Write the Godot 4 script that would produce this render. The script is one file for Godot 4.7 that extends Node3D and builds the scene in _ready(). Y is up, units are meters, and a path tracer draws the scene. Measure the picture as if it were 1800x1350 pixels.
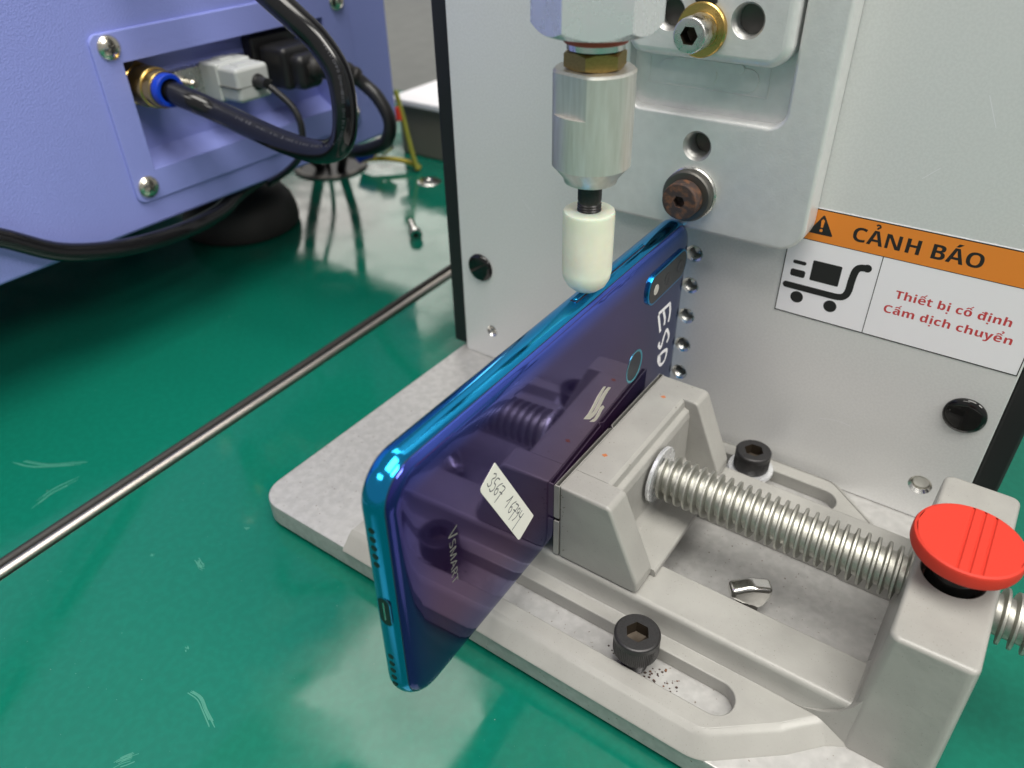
extends Node3D
# Lengths in the builders are millimetres; commit() turns them into metres.

const MM := 0.001

var origin_of := {}          # root or part -> its thing's base, in mm
var M := {}                  # materials
var used_names := {}
var tops: Array = []         # the two halves of the table
var place := Transform3D.IDENTITY   # where the group now being built stands (plain size and offset, mm)


# ------------------------------------------------------------------ mesh builder
class Mb:
	var v := PackedVector3Array()
	var uv := PackedVector2Array()
	var has_uv := false

	func tri(a: Vector3, b: Vector3, c: Vector3) -> void:      # outward = counter-clockwise
		v.append(a); v.append(b); v.append(c)
		if has_uv:
			for i in 3: uv.append(Vector2.ZERO)

	func quad(a: Vector3, b: Vector3, c: Vector3, d: Vector3) -> void:
		tri(a, b, c); tri(a, c, d)

	func quad_uv(a: Vector3, b: Vector3, c: Vector3, d: Vector3, ua: Vector2, ub: Vector2, uc: Vector2, ud: Vector2) -> void:
		has_uv = true
		v.append_array([a, b, c, a, c, d])
		uv.append_array([ua, ub, uc, ua, uc, ud])

	func fix(from: int) -> void:                               # make what was added since then face outwards
		var c := Vector3.ZERO
		var n := v.size() - from
		if n < 3: return
		for i in range(from, v.size()): c += v[i]
		c /= n
		var vol := 0.0
		for i in range(from, v.size(), 3):
			vol += (v[i] - c).dot((v[i + 1] - c).cross(v[i + 2] - c))
		if vol < 0.0:
			for i in range(from, v.size(), 3):
				var t := v[i + 1]; v[i + 1] = v[i + 2]; v[i + 2] = t
				if has_uv:
					var u := uv[i + 1]; uv[i + 1] = uv[i + 2]; uv[i + 2] = u

	func add(other: Mb, t := Transform3D.IDENTITY) -> void:
		for p in other.v: v.append(t * p)

	# box with rounded edges
	func rbox(lo: Vector3, hi: Vector3, r: float, n := 2, t := Transform3D.IDENTITY) -> void:
		var from := v.size()
		var mid := (lo + hi) * 0.5
		var h := (hi - lo) * 0.5
		r = minf(r, minf(h.x, minf(h.y, h.z)) * 0.999)
		for ax in 3:
			var b := (ax + 1) % 3
			var c := (ax + 2) % 3
			for sgn: float in [-1.0, 1.0]:
				var us := _cuts(h[b], r, n)
				var ws := _cuts(h[c], r, n)
				for i in us.size() - 1:
					for j in ws.size() - 1:
						var q: Array[Vector3] = []
						for k: Vector2i in [Vector2i(i, j), Vector2i(i + 1, j), Vector2i(i + 1, j + 1), Vector2i(i, j + 1)]:
							var p := Vector3.ZERO
							p[ax] = sgn * h[ax]; p[b] = us[k.x]; p[c] = ws[k.y]
							var inner := Vector3(clampf(p.x, -h.x + r, h.x - r), clampf(p.y, -h.y + r, h.y - r), clampf(p.z, -h.z + r, h.z - r))
							var d := p - inner
							q.append(t * (mid + inner + (d.normalized() * r if r > 0.0001 else d)))
						if sgn > 0: quad(q[0], q[1], q[2], q[3])
						else: quad(q[0], q[3], q[2], q[1])
		fix(from)

	func _cuts(h: float, r: float, n: int) -> PackedFloat32Array:
		var out := PackedFloat32Array()
		for i in n + 1: out.append(-h + r - r * tan(PI / 4 * (1.0 - float(i) / n)))
		for i in n + 1: out.append(h - r + r * tan(PI / 4 * float(i) / n))
		return out

	# surface of revolution; profile of (radius, along axis), t places its y axis
	func lathe(profile: Array, t := Transform3D.IDENTITY, segs := 40, wob: Variant = null) -> void:
		var from := v.size()
		for i in profile.size() - 1:
			var p: Vector2 = profile[i]
			var q: Vector2 = profile[i + 1]
			for s in segs:
				var a0 := TAU * s / segs
				var a1 := TAU * (s + 1) / segs
				var k0 := 1.0
				var k1 := 1.0
				if wob != null:
					k0 = wob.call(s % segs, i); k1 = wob.call((s + 1) % segs, i)
				var A := t * Vector3(cos(a0) * p.x * k0, p.y, sin(a0) * p.x * k0)
				var B := t * Vector3(cos(a1) * p.x * k1, p.y, sin(a1) * p.x * k1)
				var C := t * Vector3(cos(a1) * q.x * k1, q.y, sin(a1) * q.x * k1)
				var D := t * Vector3(cos(a0) * q.x * k0, q.y, sin(a0) * q.x * k0)
				if p.x < 0.0001: tri(A, C, D)
				elif q.x < 0.0001: tri(A, B, C)
				else: quad(A, B, C, D)
		fix(from)

	# polygon (u, v) swept from w = 0 to w = depth in the frame t (x = u, y = v, z = w), edges rounded by bev at the far end
	# holes: arrays {poly: PackedVector2Array, cut: x of the strip line}
	func prism(poly: PackedVector2Array, t: Transform3D, depth: float, bev := 0.0, n := 3, holes: Array = [], bev_back := 0.0, through := false) -> void:
		var from := v.size()
		var pts := poly
		if area(pts) < 0: pts.reverse()
		var rings: Array = []                     # [points, w]
		if bev_back > 0.0:
			for i in range(n, 0, -1):
				var a := PI / 2 * i / n
				rings.append([inset(pts, bev_back * (1 - cos(a))), bev_back * (1 - sin(a))])
		rings.append([pts, bev_back])
		rings.append([pts, depth - bev])
		if bev > 0.0:
			for i in range(1, n + 1):
				var a := PI / 2 * i / n
				rings.append([inset(pts, bev * (1 - cos(a))), depth - bev + bev * sin(a)])
		for k in rings.size() - 1:
			var P: PackedVector2Array = rings[k][0]
			var Q: PackedVector2Array = rings[k + 1][0]
			var m := P.size()
			for i in m:
				var j := (i + 1) % m
				quad(t * Vector3(P[i].x, P[i].y, rings[k][1]), t * Vector3(P[j].x, P[j].y, rings[k][1]), t * Vector3(Q[j].x, Q[j].y, rings[k + 1][1]), t * Vector3(Q[i].x, Q[i].y, rings[k + 1][1]))
		cap(rings[0][0], t, rings[0][1], true, holes if through else [])
		cap(rings[-1][0], t, rings[-1][1], false, holes)
		if t.basis.determinant() < 0:
			for i in range(from, v.size(), 3):
				var s := v[i + 1]; v[i + 1] = v[i + 2]; v[i + 2] = s

	func cap(poly: PackedVector2Array, t: Transform3D, w: float, back: bool, holes: Array) -> void:
		var pieces: Array = [poly]
		if holes.size():
			var xs: Array = []
			for h in holes:
				if not xs.has(h.cut): xs.append(h.cut)
			xs.sort()
			pieces = []
			var edges: Array = [-1e4] + xs + [1e4]
			for i in edges.size() - 1:
				var strip := PackedVector2Array([Vector2(edges[i], -1e4), Vector2(edges[i + 1], -1e4), Vector2(edges[i + 1], 1e4), Vector2(edges[i], 1e4)])
				var got: Array = Geometry2D.intersect_polygons(poly, strip)
				for h in holes:
					var next: Array = []
					for g in got: next.append_array(Geometry2D.clip_polygons(g, h.poly))
					got = next
				pieces.append_array(got)
		for pc: PackedVector2Array in pieces:
			var idx := Geometry2D.triangulate_polygon(pc)
			for i in range(0, idx.size(), 3):
				var a := pc[idx[i]]; var b := pc[idx[i + 1]]; var c := pc[idx[i + 2]]
				if (b - a).cross(c - a) < 0:
					var s := b; b = c; c = s
				if back: tri(t * Vector3(a.x, a.y, w), t * Vector3(c.x, c.y, w), t * Vector3(b.x, b.y, w))
				else: tri(t * Vector3(a.x, a.y, w), t * Vector3(b.x, b.y, w), t * Vector3(c.x, c.y, w))

	static func area(p: PackedVector2Array) -> float:
		var s := 0.0
		for i in p.size(): s += p[i].cross(p[(i + 1) % p.size()])
		return s * 0.5

	static func inset(p: PackedVector2Array, d: float) -> PackedVector2Array:
		if absf(d) < 1e-6: return p
		var out := PackedVector2Array()
		var n := p.size()
		for i in n:
			var a := (p[i] - p[(i - 1 + n) % n]).normalized()
			var b := (p[(i + 1) % n] - p[i]).normalized()
			var na := Vector2(-a.y, a.x)
			var nb := Vector2(-b.y, b.x)
			var m := (na + nb).normalized()
			out.append(p[i] + m * d / maxf(0.3, m.dot(na)))
		return out

	# round tube along a smooth line; radius may be a float or a Callable of 0..1
	func tube(points: Array, radius: Variant, segs := 16, per := 10, closed_ends := true) -> void:
		var from := v.size()
		var path := smooth(points, per)
		var up := Vector3.UP
		var rings: Array = []
		var n := path.size()
		for i in n:
			var d := (path[mini(i + 1, n - 1)] - path[maxi(i - 1, 0)]).normalized()
			if absf(d.dot(up)) > 0.99: up = Vector3.RIGHT if absf(d.x) < 0.9 else Vector3.BACK
			var side := d.cross(up).normalized()
			up = side.cross(d).normalized()
			var r: float = radius.call(float(i) / (n - 1)) if radius is Callable else radius
			var ring := PackedVector3Array()
			for s in segs:
				var a := TAU * s / segs
				ring.append(path[i] + (side * cos(a) + up * sin(a)) * r)
			rings.append(ring)
		for i in n - 1:
			for s in segs:
				var q := (s + 1) % segs
				quad(rings[i][s], rings[i + 1][s], rings[i + 1][q], rings[i][q])
		if closed_ends:
			for s in segs:
				var q := (s + 1) % segs
				tri(path[0], rings[0][s], rings[0][q])
				tri(path[n - 1], rings[n - 1][q], rings[n - 1][s])
		var c := 0.0
		for i in range(from, v.size(), 3):
			c += v[i].dot(v[i + 1].cross(v[i + 2]))
		if c < 0.0:
			for i in range(from, v.size(), 3):
				var s2 := v[i + 1]; v[i + 1] = v[i + 2]; v[i + 2] = s2

	static func smooth(p: Array, per: int) -> PackedVector3Array:
		var out := PackedVector3Array()
		var n := p.size()
		for i in n - 1:
			var a: Vector3 = p[maxi(i - 1, 0)]
			var b: Vector3 = p[i]
			var c: Vector3 = p[i + 1]
			var d: Vector3 = p[mini(i + 2, n - 1)]
			for k in per: out.append(b.cubic_interpolate(c, a, d, float(k) / per))
		out.append(p[n - 1])
		return out

	# flat stroke of a pen, in the frame t (x, y on the surface, z out of it)
	func stroke(points: Array, width: float, t: Transform3D, thick := 0.06, per := 6) -> void:
		var flat: Array = []
		for p: Vector2 in points: flat.append(Vector3(p.x, p.y, 0))
		var path := smooth(flat, per)
		var n := path.size()
		var lp := PackedVector2Array()
		var rp := PackedVector2Array()
		for i in n:
			var d3 := (path[mini(i + 1, n - 1)] - path[maxi(i - 1, 0)]).normalized()
			var nrm := Vector2(-d3.y, d3.x) * width * 0.5
			var p2 := Vector2(path[i].x, path[i].y)
			lp.append(p2 + nrm); rp.append(p2 - nrm)
		for i in n - 1:
			quad(t * Vector3(rp[i].x, rp[i].y, thick), t * Vector3(rp[i + 1].x, rp[i + 1].y, thick), t * Vector3(lp[i + 1].x, lp[i + 1].y, thick), t * Vector3(lp[i].x, lp[i].y, thick))

	func to_mesh(off: Vector3, deg: float) -> ArrayMesh:
		var n := v.size()
		var keys := {}
		var id := PackedInt32Array(); id.resize(n)
		for i in n:
			var k := Vector3i((v[i] * 500.0).round())
			if not keys.has(k): keys[k] = keys.size()
			id[i] = keys[k]
		var fn := PackedVector3Array(); fn.resize(n / 3)
		var lists: Array = []; lists.resize(keys.size())
		for i in n / 3:
			var nn := (v[3 * i + 1] - v[3 * i]).cross(v[3 * i + 2] - v[3 * i])
			fn[i] = nn
			for k in 3:
				var q := id[3 * i + k]
				if lists[q] == null: lists[q] = PackedInt32Array([i])
				else:
					var l: PackedInt32Array = lists[q]
					l.append(i); lists[q] = l
		var lim := cos(deg_to_rad(deg))
		var unit := PackedVector3Array(); unit.resize(fn.size())
		for i in fn.size(): unit[i] = fn[i].normalized()
		var pos := PackedVector3Array(); pos.resize(n)
		var nor := PackedVector3Array(); nor.resize(n)
		var uvs := PackedVector2Array()
		if has_uv: uvs.resize(n)
		for i in n / 3:
			for k in 3:
				var src := 3 * i + k
				var dst: int = 3 * i + [0, 2, 1][k]
				var s := Vector3.ZERO
				for j in (lists[id[src]] as PackedInt32Array):
					if unit[j].dot(unit[i]) > lim: s += fn[j]
				nor[dst] = s.normalized() if s.length_squared() > 0 else unit[i]
				pos[dst] = (v[src] - off) * 0.001
				if has_uv: uvs[dst] = uv[src]
		var arr := []; arr.resize(Mesh.ARRAY_MAX)
		arr[Mesh.ARRAY_VERTEX] = pos
		arr[Mesh.ARRAY_NORMAL] = nor
		if has_uv: arr[Mesh.ARRAY_TEX_UV] = uvs
		var m := ArrayMesh.new()
		m.add_surface_from_arrays(Mesh.PRIMITIVE_TRIANGLES, arr)
		return m


# ------------------------------------------------------------------ scene helpers
func numbered(called: String) -> String:
	var n: int = used_names.get(called, 0)
	used_names[called] = n + 1
	return called if n == 0 else "%s_%03d" % [called, n]

func thing(called: String, label: String, category: String, at: Vector3, group := "", turn := Basis.IDENTITY) -> Node3D:
	var o := Node3D.new()
	o.name = numbered(called)
	add_child(o)
	o.transform = Transform3D(turn, at * MM)
	o.set_meta("label", label); o.set_meta("category", category)
	if group: o.set_meta("group", group)
	origin_of[o] = at
	return o

func put(called: String, mb: Mb, mat: Material, parent: Node3D, deg := 40.0) -> MeshInstance3D:
	var o := MeshInstance3D.new()
	o.name = called
	var off: Vector3 = origin_of.get(parent, Vector3.ZERO)
	if place != Transform3D.IDENTITY:
		for i in mb.v.size(): mb.v[i] = place * mb.v[i]
	o.mesh = mb.to_mesh(off, deg)
	o.mesh.surface_set_material(0, mat)
	parent.add_child(o, true)
	origin_of[o] = off
	return o

func structure(called: String, mb: Mb, mat: Material, deg := 40.0) -> MeshInstance3D:
	var o := put(called, mb, mat, self, deg)
	o.set_meta("kind", "structure")
	return o

func at(x: float, y: float, z: float) -> Transform3D:
	return Transform3D(Basis.IDENTITY, Vector3(x, y, z))

# frames whose local z (or the lathe's y) points along an axis
func lathe_x(x: float, y: float, z: float) -> Transform3D:      # lathe axis along +x
	return Transform3D(Basis(Vector3(0, 1, 0), Vector3(1, 0, 0), Vector3(0, 0, -1)), Vector3(x, y, z))

func lathe_z(x: float, y: float, z: float) -> Transform3D:      # lathe axis along +z
	return Transform3D(Basis(Vector3(1, 0, 0), Vector3(0, 0, 1), Vector3(0, -1, 0)), Vector3(x, y, z))

func flat_y(y: float) -> Transform3D:                           # polygon (x, -z) raised along +y
	return Transform3D(Basis(Vector3(1, 0, 0), Vector3(0, 0, -1), Vector3(0, 1, 0)), Vector3(0, y, 0))

func flat_z(z: float) -> Transform3D:                           # polygon (x, y) raised along +z
	return at(0, 0, z)

func flat_x(x: float) -> Transform3D:                           # polygon (-z, y) raised along +x
	return Transform3D(Basis(Vector3(0, 0, -1), Vector3(0, 1, 0), Vector3(1, 0, 0)), Vector3(x, 0, 0))

func circle(c: Vector2, r: float, n := 36) -> PackedVector2Array:
	var p := PackedVector2Array()
	for i in n: p.append(c + Vector2(cos(TAU * (i + 0.5) / n), sin(TAU * (i + 0.5) / n)) * r)
	return p

func rounded(pts: Array, radii: Variant, n := 6) -> PackedVector2Array:   # polygon with its corners rounded
	var out := PackedVector2Array()
	var m := pts.size()
	for i in m:
		var p: Vector2 = pts[i]
		var a: Vector2 = pts[(i - 1 + m) % m]
		var b: Vector2 = pts[(i + 1) % m]
		var r: float = radii[i] if radii is Array else radii
		if r <= 0.0:
			out.append(p); continue
		var d1 := (a - p).normalized()
		var d2 := (b - p).normalized()
		var half := acos(clampf(d1.dot(d2), -1, 1)) / 2
		var l := r / tan(half)
		var c := p + (d1 + d2).normalized() * r / sin(half)
		var s := p + d1 * l - c
		var e := p + d2 * l - c
		var turn := s.angle_to(e)
		for k in n + 1: out.append(c + s.rotated(turn * k / n))
	return out

func rect(x0: float, y0: float, x1: float, y1: float) -> Array:
	return [Vector2(x0, y0), Vector2(x1, y0), Vector2(x1, y1), Vector2(x0, y1)]

func hole(c: Vector2, r: float) -> Dictionary:
	return {"poly": circle(c, r), "cut": c.x, "c": c, "r": r}

func bore(c: Vector2, r: float, chamfer: float, depth: float, z: float, parent: Node3D) -> void:   # threaded hole in a face z
	var mb := Mb.new()
	var prof: Array = [Vector2(r + chamfer, 0), Vector2(r, -chamfer)]
	var k := 0
	while chamfer + 0.8 * (k + 1) < depth:
		prof.append(Vector2(r + 0.0, -chamfer - 0.8 * k - 0.25)); prof.append(Vector2(r - 0.28, -chamfer - 0.8 * k - 0.6))
		k += 1
	prof.append(Vector2(r - 0.2, -depth))
	mb.lathe(prof, lathe_z(c.x, c.y, z), 36)
	flip(mb)
	var h := put("bolt_hole", mb, M.cast_bore, parent, 25)
	var bottom := Mb.new()
	bottom.lathe([Vector2(r, 0), Vector2(r * 0.5, -0.6), Vector2(0, -0.9)], lathe_z(c.x, c.y, z - depth), 24)
	flip(bottom)
	put("hole_bottom", bottom, M.dark_steel, h)

# cap screw pointing up the y axis of t: head bottom at 0; returns [head, socket]
func screw_head(t: Transform3D, r: float, h: float, key: float, knurl := false) -> Array:
	var head := Mb.new()
	var segs := 72
	var ch := r * 0.09
	var prof: Array = [Vector2(r * 0.93, 0), Vector2(r, r * 0.07), Vector2(r, h * 0.72), Vector2(r, h - ch), Vector2(r - ch * 0.4, h - ch * 0.35), Vector2(r - ch * 1.1, h)]
	var w := func(s: int, i: int) -> float: return 1.0 - (0.022 if (knurl and s % 2 == 0) else 0.0)
	var low: Array = [prof[0], prof[1], prof[2]]
	head.lathe(low, t, segs * (2 if knurl else 1), w)
	head.lathe([prof[2], prof[3], prof[4], prof[5]], t, segs)
	var rim := r - ch * 1.1
	var hexr := func(a: float) -> float:
		var m := fposmod(a, PI / 3) - PI / 6
		return key * cos(PI / 6) / cos(m)
	for s in segs:
		var a0 := TAU * s / segs
		var a1 := TAU * (s + 1) / segs
		var h0: float = hexr.call(a0); var h1: float = hexr.call(a1)
		head.quad(t * Vector3(cos(a0) * rim, h, sin(a0) * rim), t * Vector3(cos(a0) * h0, h, sin(a0) * h0), t * Vector3(cos(a1) * h1, h, sin(a1) * h1), t * Vector3(cos(a1) * rim, h, sin(a1) * rim))
	var sock := Mb.new()
	var deep := h * 0.55
	for s in segs:
		var a0 := TAU * s / segs
		var a1 := TAU * (s + 1) / segs
		var h0: float = hexr.call(a0); var h1: float = hexr.call(a1)
		var A := t * Vector3(cos(a0) * h0, h, sin(a0) * h0); var B := t * Vector3(cos(a1) * h1, h, sin(a1) * h1)
		var C := t * Vector3(cos(a1) * h1, h - deep, sin(a1) * h1); var D := t * Vector3(cos(a0) * h0, h - deep, sin(a0) * h0)
		sock.quad(A, D, C, B)
		sock.tri(D, t * Vector3(0, h - deep - key * 0.3, 0), C)
	return [head, sock]

func hexagon(t: Transform3D, r: float, h: float, ch: float, mb: Mb) -> void:      # hex nut along y, chamfered round at both ends
	var segs := 72
	var flat := r * cos(PI / 6)
	var rings: Array = []
	for k in 4:
		var ring := PackedVector3Array()
		for s in segs:
			var a := TAU * s / segs
			var m := fposmod(a, PI / 3) - PI / 6
			var hr := flat / cos(m)
			var y := 0.0
			var cut: float = (hr - flat) / (r - flat) * ch
			var rr := hr
			if k == 0: rr = flat * 0.985; y = 0.0
			elif k == 1: y = cut + 0.15
			elif k == 2: y = h - cut - 0.15
			else: rr = flat * 0.985; y = h
			ring.append(t * Vector3(cos(a) * rr, y, sin(a) * rr))
		rings.append(ring)
	var from := mb.v.size()
	for k in 3:
		for s in segs:
			var q := (s + 1) % segs
			mb.quad(rings[k][s], rings[k][q], rings[k + 1][q], rings[k + 1][s])
	for s in segs:
		var q := (s + 1) % segs
		mb.tri(t * Vector3.ZERO, rings[0][q], rings[0][s])
		mb.tri(t * Vector3(0, h, 0), rings[3][s], rings[3][q])
	mb.fix(from)

func lettering(called: String, text: String, mat: Material, parent: Node3D, t: Transform3D, width: float, cap: float, bold := true, family := "Droid Sans") -> void:
	# text whose left end of the baseline is at t's origin; t in mm, x along the line, z out of the surface
	var f := SystemFont.new()
	f.font_names = PackedStringArray([family])
	f.font_weight = 700 if bold else 400
	var tm := TextMesh.new()
	tm.font = f
	tm.text = "H"; tm.font_size = 64; tm.pixel_size = 0.001; tm.depth = 0.0
	tm.curve_step = 1.0
	var hb := tm.get_aabb()
	# letters that the typeface lacks are built from a base letter and a tone mark
	var marks: Array = []
	var plain := ""
	for i in text.length():
		var ch := text[i]
		match ch:
			"Ả": plain += "A"; marks.append([i, "hook", true])
			"ế": plain += "ê"; marks.append([i, "acute", false])
			"ố": plain += "ô"; marks.append([i, "acute", false])
			"ấ": plain += "â"; marks.append([i, "acute", false])
			"ể": plain += "ê"; marks.append([i, "high_hook", false])
			"ị": plain += "i"; marks.append([i, "dot", false])
			_: plain += ch
	text = plain
	tm.text = text
	tm.horizontal_alignment = HORIZONTAL_ALIGNMENT_LEFT
	tm.vertical_alignment = VERTICAL_ALIGNMENT_BOTTOM
	var bb := tm.get_aabb()
	var arrays := tm.surface_get_arrays(0)
	var pos: PackedVector3Array = arrays[Mesh.ARRAY_VERTEX]
	var lo := Vector2(1e9, 1e9); var hi := Vector2(-1e9, -1e9)
	for p in pos:
		lo = lo.min(Vector2(p.x, p.y)); hi = hi.max(Vector2(p.x, p.y))
	# baseline: measure a capital H set the same way
	var th := TextMesh.new()
	th.font = f; th.text = "H"; th.font_size = 64; th.pixel_size = 0.001; th.depth = 0.0
	th.horizontal_alignment = HORIZONTAL_ALIGNMENT_LEFT
	th.vertical_alignment = VERTICAL_ALIGNMENT_BOTTOM
	var hp: PackedVector3Array = th.surface_get_arrays(0)[Mesh.ARRAY_VERTEX]
	var by := 1e9; var ty := -1e9
	for p in hp:
		by = minf(by, p.y); ty = maxf(ty, p.y)
	var sx := width / (hi.x - lo.x)
	var sy := cap / (ty - by)
	var idx: PackedInt32Array = arrays[Mesh.ARRAY_INDEX] if arrays[Mesh.ARRAY_INDEX] != null else PackedInt32Array(range(pos.size()))
	var mb := Mb.new()
	for i in range(0, idx.size(), 3):
		var q: Array[Vector3] = []
		for k in 3:
			var p := pos[idx[i + k]]
			q.append(t * Vector3((p.x - lo.x) * sx, (p.y - by) * sy, 0))
		var nrm := (q[1] - q[0]).cross(q[2] - q[0])
		if nrm.dot(t.basis.z) < 0: mb.tri(q[0], q[2], q[1])
		else: mb.tri(q[0], q[1], q[2])
	# tone marks that the typeface lacks
	var H := ty - by
	for i in marks.size():
		var mk: Array = marks[i]
		var right := edge_of(f, text.substr(0, int(mk[0]) + 1))
		var wide := edge_of(f, text.substr(int(mk[0]), 1))
		var cx := right - wide * 0.5
		var up: float = 1.0 if mk[2] else 0.78
		var line: Array = []
		match mk[1]:
			"hook": line = [Vector2(-0.11, 0.36), Vector2(-0.02, 0.43), Vector2(0.09, 0.38), Vector2(0.10, 0.28), Vector2(0.01, 0.22), Vector2(0.0, 0.12)]
			"acute": line = [Vector2(0.17, 0.30), Vector2(0.24, 0.38), Vector2(0.34, 0.50)]
			"high_hook": line = [Vector2(0.16, 0.50), Vector2(0.24, 0.56), Vector2(0.33, 0.51), Vector2(0.33, 0.43), Vector2(0.26, 0.38), Vector2(0.25, 0.30)]
			"dot": line = [Vector2(-0.09, -up - 0.24), Vector2(0.0, -up - 0.24), Vector2(0.09, -up - 0.24)]
		var pts: Array = []
		for p: Vector2 in line: pts.append(Vector2((cx + p.x * H - lo.x) * sx, (up + p.y) * H * sy))
		var thick := 0.18 if mk[1] == "dot" else 0.12
		mb.stroke(pts, thick * H * sy, t, 0.0, 5)
	put(called, mb, mat, parent)

func edge_of(f: Font, text: String) -> float:
	var tm := TextMesh.new()
	tm.font = f; tm.text = text; tm.font_size = 64; tm.pixel_size = 0.001; tm.depth = 0.0
	tm.horizontal_alignment = HORIZONTAL_ALIGNMENT_LEFT
	var m := 0.0
	for p in (tm.surface_get_arrays(0)[Mesh.ARRAY_VERTEX] as PackedVector3Array): m = maxf(m, p.x)
	return m


# ------------------------------------------------------------------ materials
func lin(r: float, g: float, b: float) -> Color:
	return Color(r, g, b).linear_to_srgb()

func noise_tex(kind: int, freq: float, octaves: int, seed_: int, low: Color, high: Color, size := 512, lo_at := 0.0, hi_at := 1.0) -> NoiseTexture2D:
	var n := FastNoiseLite.new()
	n.noise_type = kind; n.frequency = freq; n.seed = seed_
	n.fractal_octaves = octaves
	var g := Gradient.new()
	g.offsets = PackedFloat32Array([lo_at, hi_at]); g.colors = PackedColorArray([low, high])
	var t := NoiseTexture2D.new()
	t.width = size; t.height = size; t.seamless = true; t.noise = n; t.color_ramp = g
	t.generate_mipmaps = false
	return t

func mat(c: Color, rough: float, metal := 0.0, spec := 0.5) -> StandardMaterial3D:
	var m := StandardMaterial3D.new()
	m.albedo_color = c; m.roughness = rough; m.metallic = metal; m.metallic_specular = spec
	m.uv1_triplanar = true
	m.uv1_scale = Vector3.ONE * 20.0
	return m

func bump(m: StandardMaterial3D, t: Texture2D, cm: float) -> void:
	m.heightmap_enabled = true; m.heightmap_texture = t; m.heightmap_scale = cm

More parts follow.
